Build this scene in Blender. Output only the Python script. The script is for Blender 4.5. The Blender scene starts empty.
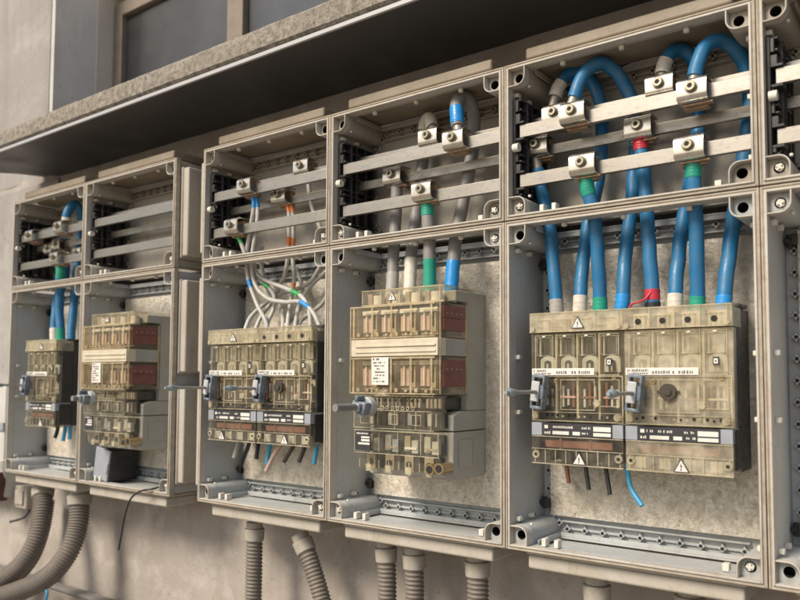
import bpy, math, random
from mathutils import Vector, Matrix, noise as mnoise
random.seed(7)
R = math.radians
scene = bpy.context.scene
col = scene.collection

# ------------------------------------------------------------------ camera
FPX, CXP, CYP = 761.0, 0.0, 37.25          # focal length / principal point in units of an 800 px wide picture
YAW, PITCH, ROLL = .6448, .0572, .0043
CAM = Vector((1.1308, -1.2397, .3051))
_f = Vector((-math.sin(YAW)*math.cos(PITCH), math.cos(YAW)*math.cos(PITCH), math.sin(PITCH)))
_r = Vector((math.cos(YAW), math.sin(YAW), 0)); _u = _r.cross(_f)
_r2 = _r*math.cos(ROLL)+_u*math.sin(ROLL); _u2 = -_r*math.sin(ROLL)+_u*math.cos(ROLL)
cd = bpy.data.cameras.new('camera'); cam = bpy.data.objects.new('camera', cd); col.objects.link(cam)
M = Matrix((_r2, _u2, -_f)).transposed().to_4x4(); M.translation = CAM
cam.matrix_world = M
cd.sensor_width = 36; cd.sensor_fit = 'HORIZONTAL'; cd.lens = 36*FPX/800
cd.shift_x = -CXP/800; cd.shift_y = CYP/800
cd.clip_start = .02; cd.clip_end = 500
cd.dof.use_dof = True; cd.dof.focus_distance = 1.48; cd.dof.aperture_fstop = 4.5
scene.camera = cam
scene.render.resolution_x, scene.render.resolution_y = 1024, 768

# ------------------------------------------------------------------ world, sun, exposure
SUN_EL, SUN_AZ = 42, 18       # elevation; degrees to the left of the wall's normal
w = bpy.data.worlds.new('World'); scene.world = w; w.use_nodes = True
nt = w.node_tree; sky = nt.nodes.new('ShaderNodeTexSky'); sky.sky_type = 'NISHITA'; sky.sun_disc = False
sd = Vector((-math.sin(R(SUN_AZ))*math.cos(R(SUN_EL)), -math.cos(R(SUN_AZ))*math.cos(R(SUN_EL)), math.sin(R(SUN_EL))))  # towards the sun
sky.sun_elevation = R(SUN_EL); sky.sun_rotation = math.atan2(sd.x, sd.y)
sky.air_density = 1.3; sky.dust_density = 2.5
bg = nt.nodes['Background']; bg.inputs[1].default_value = .11
nt.links.new(sky.outputs[0], bg.inputs[0])
ld = bpy.data.lights.new('sun', 'SUN'); ld.energy = 3.5; ld.angle = R(20); ld.color = (1, .89, .74)
sun = bpy.data.objects.new('sun', ld); col.objects.link(sun)
sun.rotation_euler = sd.to_track_quat('Z', 'Y').to_euler(); sun.location = (-2, -4, 5)
vs = scene.view_settings; vs.view_transform = 'Standard'; vs.look = 'None'; vs.exposure = 0.2; vs.gamma = 1; vs.use_curve_mapping = False
scene.render.engine = 'CYCLES'
scene.cycles.transparent_max_bounces = 24; scene.cycles.max_bounces = 10

# ------------------------------------------------------------------ helpers
def ray(u, v):
    return _r2*((u-400-CXP)/FPX)+_u2*(-(v-300-CYP)/FPX)+_f
def P(u, v, y):                    # the point of plane y = const seen at a measured place of the survey picture
    d = ray(u, v); return CAM+d*((y-CAM.y)/d.y)
def PX(u, v, x):
    d = ray(u, v); return CAM+d*((x-CAM.x)/d.x)

def vof(p):
    q = p-CAM; return 300+CYP-FPX*q.dot(_u2)/q.dot(_f)
class MB:
    def __init__(s): s.v = []; s.f = []; s.m = []
    def add(s, vs, fs, m=0):
        o = len(s.v); s.v += [tuple(q) for q in vs]; s.f += [tuple(i+o for i in f) for f in fs]; s.m += [m]*len(fs); return s
    def box(s, x0, x1, y0, y1, z0, z1, m=0):
        v = [(x, y, z) for x in (x0, x1) for y in (y0, y1) for z in (z0, z1)]
        return s.add(v, [(0, 1, 3, 2), (4, 6, 7, 5), (0, 4, 5, 1), (2, 3, 7, 6), (0, 2, 6, 4), (1, 5, 7, 3)], m)
    def prism(s, poly, a, b, m=0, axis='y'):
        n = len(poly)
        def mk(p, t): return {'y': (p[0], t, p[1]), 'x': (t, p[0], p[1]), 'z': (p[0], p[1], t)}[axis]
        v = [mk(p, a) for p in poly]+[mk(p, b) for p in poly]
        f = [tuple(range(n))[::-1], tuple(range(n, 2*n))]+[(i, (i+1) % n, n+(i+1) % n, n+i) for i in range(n)]
        return s.add(v, f, m)
    def strip(s, A, B, a, b, m=0):     # wall between two open xz paths, from y=a to y=b
        n = len(A); v = [(p[0], y, p[1]) for y in (a, b) for q in (A, B) for p in q]
        f = []
        for i in range(n-1):
            f += [(i, i+1, n+i+1, n+i), (2*n+i, 3*n+i, 3*n+i+1, 2*n+i+1), (i, 2*n+i, 2*n+i+1, i+1), (n+i, n+i+1, 3*n+i+1, 3*n+i)]
        f += [(0, n, 3*n, 2*n), (n-1, 3*n-1, 4*n-1, 2*n-1)]
        return s.add(v, f, m)
    def tube(s, pts, r, n=12, m=0, cap=True):
        pts = [Vector(p) for p in pts]; k = len(pts)
        rad = (lambda i: r) if not callable(r) else r
        t0 = (pts[1]-pts[0]).normalized(); up = Vector((0, 0, 1)) if abs(t0.z) < .9 else Vector((0, 1, 0))
        a = t0.cross(up).normalized(); V = []
        for i in range(k):
            t = (pts[min(i+1, k-1)]-pts[max(i-1, 0)]).normalized()
            a = (a-t*a.dot(t)).normalized(); b = t.cross(a); q = rad(i)
            V += [pts[i]+(a*math.cos(2*math.pi*j/n)+b*math.sin(2*math.pi*j/n))*q for j in range(n)]
        F = [(i*n+j, i*n+(j+1) % n, (i+1)*n+(j+1) % n, (i+1)*n+j) for i in range(k-1) for j in range(n)]
        if cap: F += [tuple(range(n))[::-1], tuple(range((k-1)*n, k*n))]
        return s.add(V, F, m)
    def cyl(s, a, b, r, r2=None, n=20, m=0):
        return s.tube([a, b], (lambda i: (r, r if r2 is None else r2)[i]), n, m)
    def rot(s, i0, c, ang, axis='Y'):   # rotate what was added since vertex i0
        q = Matrix.Rotation(ang, 3, axis); c = Vector(c)
        for i in range(i0, len(s.v)): s.v[i] = tuple(q @ (Vector(s.v[i])-c)+c)
        return s

def link(name, me, parent=None):
    o = bpy.data.objects.new(name, me); col.objects.link(o)
    if parent is not None: o.parent = parent
    return o
ORG = {}
def build(name, mb, mats, parent=None, bevel=0, seg=2, loc=(0, 0, 0), smooth=38):
    L = Vector(loc)
    me = bpy.data.meshes.new(name)
    me.from_pydata([tuple(Vector(q)-L) for q in mb.v], [], mb.f)
    mats = mats if isinstance(mats, (list, tuple)) else [mats]
    for x in mats: me.materials.append(x)
    if len(mats) > 1: me.polygons.foreach_set('material_index', mb.m)
    me.polygons.foreach_set('use_smooth', [True]*len(me.polygons))
    me.update(); me.set_sharp_from_angle(angle=R(smooth))
    o = link(name, me, parent)
    if bevel:
        b = o.modifiers.new('bevel', 'BEVEL'); b.width = bevel; b.segments = seg; b.limit_method = 'ANGLE'; b.angle_limit = R(40)
    return o
class Thing:
    def __init__(s, name, label, cat, loc=(0, 0, 0), group=None):
        s.loc = Vector(loc); s.e = bpy.data.objects.new(name, None); col.objects.link(s.e)
        s.e.location = s.loc; s.e.empty_display_size = .02
        s.e['label'] = label; s.e['category'] = cat
        if group: s.e['group'] = group
    def part(s, name, mb, mats, parent=None, bevel=0, seg=2, label=None, smooth=38):
        o = build(name, mb, mats, parent or s.e, bevel, seg, s.loc, smooth)
        if label: o['label'] = label
        return o
def tag(o, label, cat, group=None):
    o['label'] = label; o['category'] = cat
    if group: o['group'] = group
    return o
def smoothpath(pts, sub=8):
    pts = [Vector(p) for p in pts]; out = []
    for i in range(len(pts)-1):
        p0 = pts[max(i-1, 0)]; p1 = pts[i]; p2 = pts[i+1]; p3 = pts[min(i+2, len(pts)-1)]
        for k in range(sub):
            t = k/sub
            out.append(.5*((2*p1)+(p2-p0)*t+(2*p0-5*p1+4*p2-p3)*t*t+(3*p1-p0-3*p2+p3)*t**3))
    out.append(pts[-1]); return out

# ------------------------------------------------------------------ materials
class NT:
    def __init__(s, name):
        s.mat = bpy.data.materials.new(name); s.mat.use_nodes = True; s.t = s.mat.node_tree; s.b = s.t.nodes['Principled BSDF']
        s.co = s.t.nodes.new('ShaderNodeTexCoord').outputs['Object']
    def n(s, k, **kw):
        x = s.t.nodes.new(k)
        for a, b in kw.items():
            if a in x.inputs: x.inputs[a].default_value = b
            else: setattr(x, a, b)
        return x
    def L(s, a, b): s.t.links.new(a, b)
    def noise(s, scale, detail=4, rough=.55, stretch=None, dist=0):
        x = s.n('ShaderNodeTexNoise'); x.inputs['Scale'].default_value = scale; x.inputs['Detail'].default_value = detail
        x.inputs['Roughness'].default_value = rough; x.inputs['Distortion'].default_value = dist
        c = s.co
        if stretch:
            mp = s.n('ShaderNodeMapping'); mp.inputs['Scale'].default_value = stretch; s.L(s.co, mp.inputs[0]); c = mp.outputs[0]
        s.L(c, x.inputs['Vector']); return x.outputs['Fac']
    def ramp(s, src, stops):
        x = s.n('ShaderNodeValToRGB'); e = x.color_ramp.elements
        while len(e) < len(stops): e.new(.5)
        for q, (p, c) in zip(e, stops): q.position = p; q.color = (c if len(c) == 4 else (*c, 1))
        s.L(src, x.inputs[0]); return x.outputs[0]
    def mix(s, fac, a, b, mode='MIX'):
        x = s.n('ShaderNodeMix'); x.data_type = 'RGBA'; x.blend_type = mode
        for i, v in ((0, fac), (6, a), (7, b)):
            if hasattr(v, 'links'): s.L(v, x.inputs[i])
            else: x.inputs[i].default_value = v if i == 0 else (*v, 1)
        return x.outputs[2]
    def bump(s, src, st, dist=.002):
        x = s.n('ShaderNodeBump'); x.inputs['Strength'].default_value = st; x.inputs['Distance'].default_value = dist
        s.L(src, x.inputs['Height']); s.L(x.outputs[0], s.b.inputs['Normal'])
    def set(s, **kw):
        for a, b in kw.items():
            i = s.b.inputs[a.replace('_', ' ')]
            if hasattr(b, 'links'): s.L(b, i)
            else: i.default_value = b if not isinstance(b, tuple) else (*b, 1)
        return s.mat
def g(v): return (v, v, v)
def sm(name, c, rough=.5, metal=0, dirt=None, amt=.35, scale=40, bump=0, spec=.5):
    t = NT(name); nz = t.noise(scale, 5, .6)
    c2 = dirt or tuple(q*.6 for q in c)
    f = t.ramp(nz, [(.38, g(0)), (.72, g(amt))])
    t.set(Base_Color=t.mix(f, c, c2), Roughness=t.ramp(t.noise(scale*2.3, 3), [(.3, g(max(rough-.1, .05))), (.7, g(min(rough+.12, 1)))]), Metallic=metal)
    t.b.inputs['Specular IOR Level'].default_value = spec
    if bump: t.bump(t.noise(scale*5, 3), bump, .0008)
    return t.mat
# moulded grey plastic with blotches of brown dust
def plastic(name, c, dust, a):
    t = NT(name)
    f1 = t.ramp(t.noise(9, 6, .62), [(.36, g(0)), (.75, g(a))])
    f2 = t.ramp(t.noise(120, 3, .5), [(.55, g(0)), (.75, g(.35))])
    c1 = t.mix(f1, c, dust); c2 = t.mix(f2, c1, tuple(q*.7 for q in dust))
    st = t.ramp(t.noise(26, 5, .6, (1, 1, .16)), [(.58, g(0)), (.76, g(.4))])
    t.set(Base_Color=t.mix(st, c2, (.16, .12, .08)), Roughness=.5); t.b.inputs['Specular IOR Level'].default_value = .35
    t.bump(t.noise(260, 2), .08, .0006); return t.mat
m_grey = plastic('grey_plastic', (.46, .49, .505), (.33, .29, .23), .5)
m_taupe = plastic('taupe_plastic', (.4, .375, .33), (.3, .25, .19), .5)  # browner, slightly darker base colour for the upper boxes
m_rim = plastic('dusty_rim', (.52, .495, .45), (.35, .29, .22), .6)
m_topflange = plastic('stained_shaded_flange', (.3, .255, .195), (.19, .145, .1), .8)  # brown stain, with the shade under the ledge also put into the colour
m_flange = plastic('flange_plastic', (.45, .42, .37), (.33, .27, .2), .6)
m_gasket = sm('gasket_groove', (.41, .365, .3), .9, 0, (.26, .205, .15), .7, 60)
m_dark = sm('dark_hole', (.02, .018, .016), .8)
m_white = sm('white_nylon', (.68, .66, .6), .45, 0, (.45, .38, .28), .5, 60)
m_black = sm('black_plastic', (.018, .018, .019), .42, 0, (.07, .06, .05), .4, 30, .1)
m_blackmat = sm('black_sheath', (.02, .02, .022), .5)
m_slate = sm('slate_plastic', (.3, .33, .37), .45, 0, (.22, .22, .22), .4, 40)
m_blue = sm('blue_sheath', (.01, .15, .34), .45, 0, (.075, .16, .24), .6, 38, .15)
m_lblue = sm('light_blue_wire', (.04, .3, .55), .4)
m_bluetape = sm('blue_tape', (.02, .25, .62), .35)
m_green = sm('green_tape', (.01, .3, .2), .35, 0, (.05, .2, .15), .5, 80)
m_greenl = sm('bright_green_tape', (.03, .36, .09), .4)
m_lugtape = sm('grey_tape', (.36, .35, .33), .5, 0, (.25, .22, .18), .5, 80)
m_red = sm('red_tape', (.5, .03, .05), .4)
m_whitetape = sm('white_tape', (.66, .62, .55), .5, 0, (.4, .34, .26), .6, 90)
m_orange = sm('orange_tape', (.72, .22, .06), .45)
m_cgrey = sm('grey_sheath', (.235, .235, .235), .5, 0, (.2, .16, .12), .6, 40)
m_cwhite = sm('pale_grey_wire', (.47, .47, .45), .45, 0, (.33, .28, .22), .6, 60)
m_brownw = sm('brown_wire', (.16, .06, .03), .45)
m_copper = sm('copper_link', (.24, .1, .065), .42, .25, (.1, .05, .04), .6, 60)
m_hose = sm('ribbed_hose', (.16, .14, .12), .6, 0, (.22, .18, .135), .6, 25)
m_collar = sm('hose_collar', (.37, .345, .3), .5, 0, (.25, .205, .15), .6, 40)
m_maroon = sm('maroon_block', (.17, .05, .042), .5, 0, (.24, .12, .1), .4, 60)
m_cream = sm('cream_bar', (.6, .55, .43), .4, 0, (.42, .34, .22), .5, 30)
m_housing = sm('grey_housing', (.36, .36, .335), .45, 0, (.28, .25, .2), .5, 18)
m_handle = sm('blue_grey_handle', (.1, .135, .175), .35, 0, (.32, .35, .38), .8, 70)
m_handlel = sm('pale_handle', (.47, .49, .5), .38, 0, (.28, .29, .3), .5, 60)
m_brass = sm('brass', (.42, .33, .19), .35, .8, (.25, .15, .07), .5, 150)
m_pink = sm('pink_ceramic', (.5, .31, .28), .5, 0, (.6, .53, .44), .7, 200)
m_chrome = sm('shaft_steel', (.42, .43, .44), .34, .75, (.25, .23, .2), .5, 80)
m_fuse = sm('fuse_holder', (.02, .022, .022), .4, 0, (.06, .055, .04), .4, 60)
m_arch = sm('grey_contact', (.42, .43, .39), .5, 0, (.5, .44, .32), .5, 80)
m_label = sm('label_white', (.72, .7, .65), .5, 0, (.55, .5, .42), .4, 90)
m_ink = sm('ink', (.03, .03, .035), .6)
m_trim = sm('trim_metal', (.43, .43, .44), .45, .1, (.42, .4, .37), .4, 8)
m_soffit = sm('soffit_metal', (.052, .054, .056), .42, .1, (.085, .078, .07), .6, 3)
m_redpipe = sm('red_brown_pipe', (.09, .035, .03), .5)

m_dimwin = sm('grey_window', (.2, .19, .16), .45, 0, (.36, .32, .24), .5, 60)
m_beige = sm('beige_moulding', (.5, .445, .335), .5, 0, (.34, .29, .2), .6, 60)
m_deep = sm('deep_grey', (.04, .04, .037), .5, 0, (.11, .095, .075), .5, 60)
# metal of bars and clamps
def metal(name, c, dirt, rough, stretch, a=.8, met=.8):
    t = NT(name)
    f = t.ramp(t.noise(30, 6, .65, stretch), [(.48, g(0)), (.72, g(a))])
    f2 = t.ramp(t.noise(180, 3, .6, stretch), [(.55, g(0)), (.75, g(.5))])
    t.set(Base_Color=t.mix(f2, t.mix(f, c, dirt), tuple(q*.55 for q in dirt)), Metallic=met, Roughness=t.ramp(t.noise(60, 4, .6, stretch), [(.3, g(rough-.08)), (.7, g(rough+.16))]))
    t.bump(t.noise(300, 2, .5, stretch), .1, .0004); return t.mat
m_bar = metal('tinned_busbar', (.33, .31, .28), (.24, .195, .15), .36, (.5, 1, 1.3), .45, .85)
m_clamp = metal('zinc_clamp', (.66, .63, .57), (.42, .36, .28), .24, (1, 1, 1), .5, .95)
# galvanised mounting plate: spangle, cement dust, patches
t = NT('galvanised_plate')
vor = t.n('ShaderNodeTexVoronoi'); vor.inputs['Scale'].default_value = 120; vor.inputs['Randomness'].default_value = 1
mp = t.n('ShaderNodeMapping'); mp.inputs['Scale'].default_value = (1, 1, .75); mp.inputs['Rotation'].default_value = (0, .6, 0)
ad = t.n('ShaderNodeVectorMath'); ad.operation = 'ADD'
nz = t.n('ShaderNodeTexNoise'); nz.inputs['Scale'].default_value = 26; sc = t.n('ShaderNodeVectorMath'); sc.operation = 'SCALE'; sc.inputs['Scale'].default_value = .03
t.L(t.co, nz.inputs['Vector']); t.L(nz.outputs['Color'], sc.inputs[0]); t.L(t.co, ad.inputs[0]); t.L(sc.outputs[0], ad.inputs[1]); t.L(ad.outputs[0], mp.inputs[0]); t.L(mp.outputs[0], vor.inputs['Vector'])
sep = t.n('ShaderNodeSeparateColor'); t.L(vor.outputs['Color'], sep.inputs[0])
base = t.ramp(sep.outputs[0], [(.0, (.52, .48, .42)), (1, (.7, .65, .57))])
c0_ = t.ramp(t.noise(75, 8, .72, dist=1.5), [(.3, (.3, .275, .23)), (.44, (.6, .56, .49)), (.6, (.92, .88, .8))])
base = t.mix(.68, base, c0_)
d1 = t.ramp(t.noise(13, 7, .7), [(.42, g(0)), (.62, g(.5))])
c = t.mix(d1, base, (.68, .58, .44))
d2 = t.ramp(t.noise(48, 5, .65), [(.55, g(0)), (.72, g(.7))])
c = t.mix(d2, c, (.33, .28, .21))
d3 = t.ramp(t.noise(120, 3, .6), [(.64, g(0)), (.7, g(.8))])
c = t.mix(d3, c, (.12, .09, .06))
t.set(Base_Color=c, Metallic=.4, Roughness=t.ramp(t.noise(90, 5), [(.35, g(.32)), (.65, g(.62))]))
t.bump(t.noise(55, 8, .7, dist=1.6), .8, .006)
m_plate = t.mat
# dusty yellowed clear covers
def clear(name, tint, dust, lo, hi):
    t = NT(name); t.t.nodes.remove(t.b)
    df = t.n('ShaderNodeBsdfDiffuse'); t.L(t.mix(t.ramp(t.noise(70, 4), [(.4, g(0)), (.7, g(1))]), dust, tuple(q*.7 for q in dust)), df.inputs[0])
    tr = t.n('ShaderNodeBsdfTransparent'); tr.inputs[0].default_value = (*tint, 1)
    mx = t.n('ShaderNodeMixShader'); t.L(t.ramp(t.noise(24, 6, .65), [(.35, g(lo)), (.68, g(hi))]), mx.inputs[0])
    t.L(tr.outputs[0], mx.inputs[1]); t.L(df.outputs[0], mx.inputs[2])
    gl = t.n('ShaderNodeBsdfGlossy'); gl.inputs['Roughness'].default_value = .09
    bp = t.n('ShaderNodeBump'); bp.inputs['Strength'].default_value = .1; bp.inputs['Distance'].default_value = .002; t.L(t.noise(55, 4), bp.inputs['Height']); t.L(bp.outputs[0], gl.inputs['Normal'])
    fr = t.n('ShaderNodeFresnel'); ge = t.n('ShaderNodeNewGeometry'); io = t.n('ShaderNodeMix')
    io.inputs[2].default_value = 1.45; io.inputs[3].default_value = 1/1.45; t.L(ge.outputs['Backfacing'], io.inputs[0]); t.L(io.outputs[0], fr.inputs[0])
    m2 = t.n('ShaderNodeMixShader'); t.L(fr.outputs[0], m2.inputs[0]); t.L(mx.outputs[0], m2.inputs[1]); t.L(gl.outputs[0], m2.inputs[2])
    t.L(m2.outputs[0], t.t.nodes['Material Output'].inputs[0]); return t.mat
m_clear = clear('clear_cover', (.985, .975, .94), (.72, .66, .52), .006, .06)
m_hazy = clear('hazy_cover', (.98, .96, .9), (.8, .73, .58), .1, .34)
m_edge = clear('cover_edge', (.96, .93, .83), (.76, .7, .55), .2, .48)
m_amber = clear('amber_cover', (.985, .96, .9), (.68, .6, .48), .02, .1)
m_amberedge = clear('amber_edge', (.97, .92, .79), (.76, .66, .48), .22, .46)
# plaster, concrete
def plaster(name, c1, c2, c3, stain):
    t = NT(name)
    a = t.mix(t.ramp(t.noise(1.7, 7, .62), [(.35, g(0)), (.68, g(1))]), c1, c2)
    b = t.mix(t.ramp(t.noise(7, 6, .65), [(.5, g(0)), (.72, g(.6))]), a, c3)
    s = t.ramp(t.noise(5, 6, .62, (1, 1, .18)), [(.5, g(0)), (.75, g(.55))])
    e = t.mix(s, b, stain)
    k = t.ramp(t.noise(55, 4, .6), [(.62, g(0)), (.74, g(.5))])
    t.set(Base_Color=t.mix(k, e, tuple(q*.6 for q in stain)), Roughness=.92); t.b.inputs['Specular IOR Level'].default_value = .2
    t.bump(t.noise(42, 8, .68), .45, .006); return t.mat
m_wall = plaster('wall_plaster', (.42, .38, .34), (.285, .255, .23), (.6, .56, .52), (.18, .14, .105))
m_pier = plaster('pier_plaster', (.37, .35, .33), (.27, .255, .245), (.47, .455, .44), (.22, .195, .175))
m_reveal = plaster('painted_reveal', (.62, .615, .61), (.52, .51, .5), (.7, .69, .67), (.4, .37, .34))
m_jamb = plaster('jamb_plaster', (.6, .55, .48), (.5, .45, .38), (.64, .6, .54), (.3, .25, .2))
t = NT('ledge_concrete')
a = t.mix(t.ramp(t.noise(60, 4, .7), [(.38, g(0)), (.62, g(1))]), (.14, .125, .105), (.34, .305, .255))
b = t.mix(t.ramp(t.noise(6, 5, .6), [(.4, g(0)), (.7, g(.6))]), a, (.25, .22, .18))
k = t.ramp(t.noise(150, 3, .6), [(.58, g(0)), (.66, g(.9))])
t.set(Base_Color=t.mix(k, b, (.07, .06, .05)), Roughness=.95); t.bump(t.noise(110, 5, .7), .6, .004); m_ledge = t.mat
t = NT('window_glass')
wv = t.n('ShaderNodeTexWave'); wv.inputs['Scale'].default_value = 40; wv.bands_direction = 'X'; t.L(t.co, wv.inputs['Vector'])
wz = t.n('ShaderNodeTexWave'); wz.inputs['Scale'].default_value = 40; wz.bands_direction = 'Z'; t.L(t.co, wz.inputs['Vector'])
mm = t.n('ShaderNodeMath'); mm.operation = 'ADD'; t.L(wv.outputs['Fac'], mm.inputs[0]); mm.inputs[1].default_value = 0
t.set(Base_Color=t.mix(t.ramp(t.noise(4, 4), [(.4, g(0)), (.7, g(.6))]), (.03, .032, .034), (.075, .072, .066)), Roughness=.1)
t.b.inputs['Specular IOR Level'].default_value = 1
t.bump(mm.outputs[0], .5, .0012); m_glass = t.mat
m_frame = sm('window_frame', (.22, .18, .14), .6, 0, (.14, .11, .085), .6, 20)
t = NT('ground_paving')
t.set(Base_Color=t.mix(t.ramp(t.noise(3, 6), [(.35, g(0)), (.65, g(1))]), (.3, .265, .225), (.22, .19, .16)), Roughness=.95); m_ground = t.mat

# ------------------------------------------------------------------ setting
YW = .19
o = build('ground', MB().add([(-60, -60, -1.3), (60, -60, -1.3), (60, 60, -1.3), (-60, 60, -1.3)], [(0, 1, 2, 3)]), m_ground); o['kind'] = 'structure'

wl = Thing('plaster_wall', 'stained beige plaster wall behind the row of electrical boxes', 'wall', (-.5, YW, -1.3))
mb = MB(); N1, N2 = 120, 60          # lumpy face: slight waviness of hand-laid plaster
vs_ = []; fs_ = []
for j in range(N2+1):
    for i in range(N1+1):
        x = -6+9.5*i/N1; z = -1.3+2.36*j/N2
        dy = .006*mnoise.noise(Vector((x*3, z*3, 0)))+.003*mnoise.noise(Vector((x*11, z*11, 4)))
        vs_.append((x, YW+dy, z))
for j in range(N2):
    for i in range(N1):
        q = j*(N1+1)+i; fs_.append((q, q+1, q+N1+2, q+N1+1))
mb.add(vs_, fs_); mb.box(-6, 3.5, YW+.02, YW+.5, -1.3, 1.05); mb.box(-1.6, -1.476, YW+.004, .46, 1.0502, 1.1)
wl.part('lower_face', mb, m_wall)
wl.part('upper_wall', MB().box(-.02, 3.5, .463, .8, 1.0505, 3.2).box(-1.561, -.02, .463, .8, 1.8, 3.2).box(-1.561, -.02, .73, .8, 1.0505, 1.8), m_jamb)
pr = MB().box(-6, -1.585, YW+.001, .46, 1.0505, 3.2)
wl.part('pier', pr, m_pier, bevel=.002)
wl.part('reveal', MB().box(-1.5845, -1.562, YW+.004, .36, 1.0505, 3.2), m_reveal)
wl.part('jamb', MB().box(-1.5845, -1.558, .3605, .47, 1.0505, 3.2).box(-1.558, -1.35, .4, .462, 1.83, 3.2), m_jamb, bevel=.004)
wl.part('left_face', MB().box(-6, -1.475, YW-.012, YW+.015, .2, 1.03), m_pier, bevel=.004)

pl = Thing('wall_plinth', 'grey cable duct running along the foot of the wall', 'cable duct', (-1.5, YW, -.45))
pl.part('duct_body', MB().box(-6, 3, .15, YW-.012, -.7, -.402), sm('duct_grey', (.25, .23, .21), .6, 0, (.18, .15, .12), .6, 12), bevel=.004)
pl.part('duct_lid', MB().box(-6, 3, .143, YW-.012, -.4, -.388), sm('duct_lid_grey', (.2, .19, .18), .6), bevel=.002)

lg = Thing('concrete_ledge', 'rough concrete window ledge with pale metal edge over the boxes', 'ledge', (-.5, -.085, 1.04))
mb = MB(); xs = [-1.9+i*.025 for i in range(181)]
prof = [(.44, 1.052), (-.078, 1.052), (-.085, 1.058), (-.085, 1.08), (-.085, 1.1), (-.079, 1.1075), (.44, 1.1075)]
V = []; F = []
for i, x in enumerate(xs):
    for j, (y, z) in enumerate(prof):
        k = .0014 if 0 < j < 6 else 0
        xl = -1.72+min(y+.085, .275)*.891; x = max(xs[i], xl+i*1e-5)
        V.append((x, y+k*mnoise.noise(Vector((x*25, j*2.1, 3))), z+k*mnoise.noise(Vector((x*22, j*3, 9)))))
n = len(prof)
for i in range(len(xs)-1):
    for j in range(n): F.append((i*n+j, (i+1)*n+j, (i+1)*n+(j+1) % n, i*n+(j+1) % n))
F += [tuple(range(n)), tuple(range((len(xs)-1)*n, len(xs)*n))[::-1]]
mb.add(V, F); lg.part('ledge_slab', mb, m_ledge)
lg.part('metal_edge', MB().box(-1.74, 2.6, -.0855, -.079, 1.037, 1.0465), m_trim, bevel=.001)
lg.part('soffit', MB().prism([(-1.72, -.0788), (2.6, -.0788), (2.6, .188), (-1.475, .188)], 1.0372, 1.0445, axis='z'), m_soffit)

wd = Thing('window', 'brown framed window of dark ribbed glass above the concrete ledge', 'window', (-.8, .46, 1.11))
fr = MB().box(-1.5565, -1.5, .43, .475, 1.11, 1.79).box(-1.5, -.05, .43, .475, 1.735, 1.79).box(-1.5, -.05, .43, .475, 1.11, 1.135).box(-.87, -.79, .427, .478, 1.1355, 1.7345).box(-.1, -.05, .4305, .4745, 1.1355, 1.7345)
wd.part('frame', fr, m_frame, bevel=.004)
for a, b in ((-1.5, -.87), (-.79, -.1)): wd.part('pane', MB().box(a+.0005, b-.0005, .452, .458, 1.1355, 1.7345), m_glass)

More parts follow.
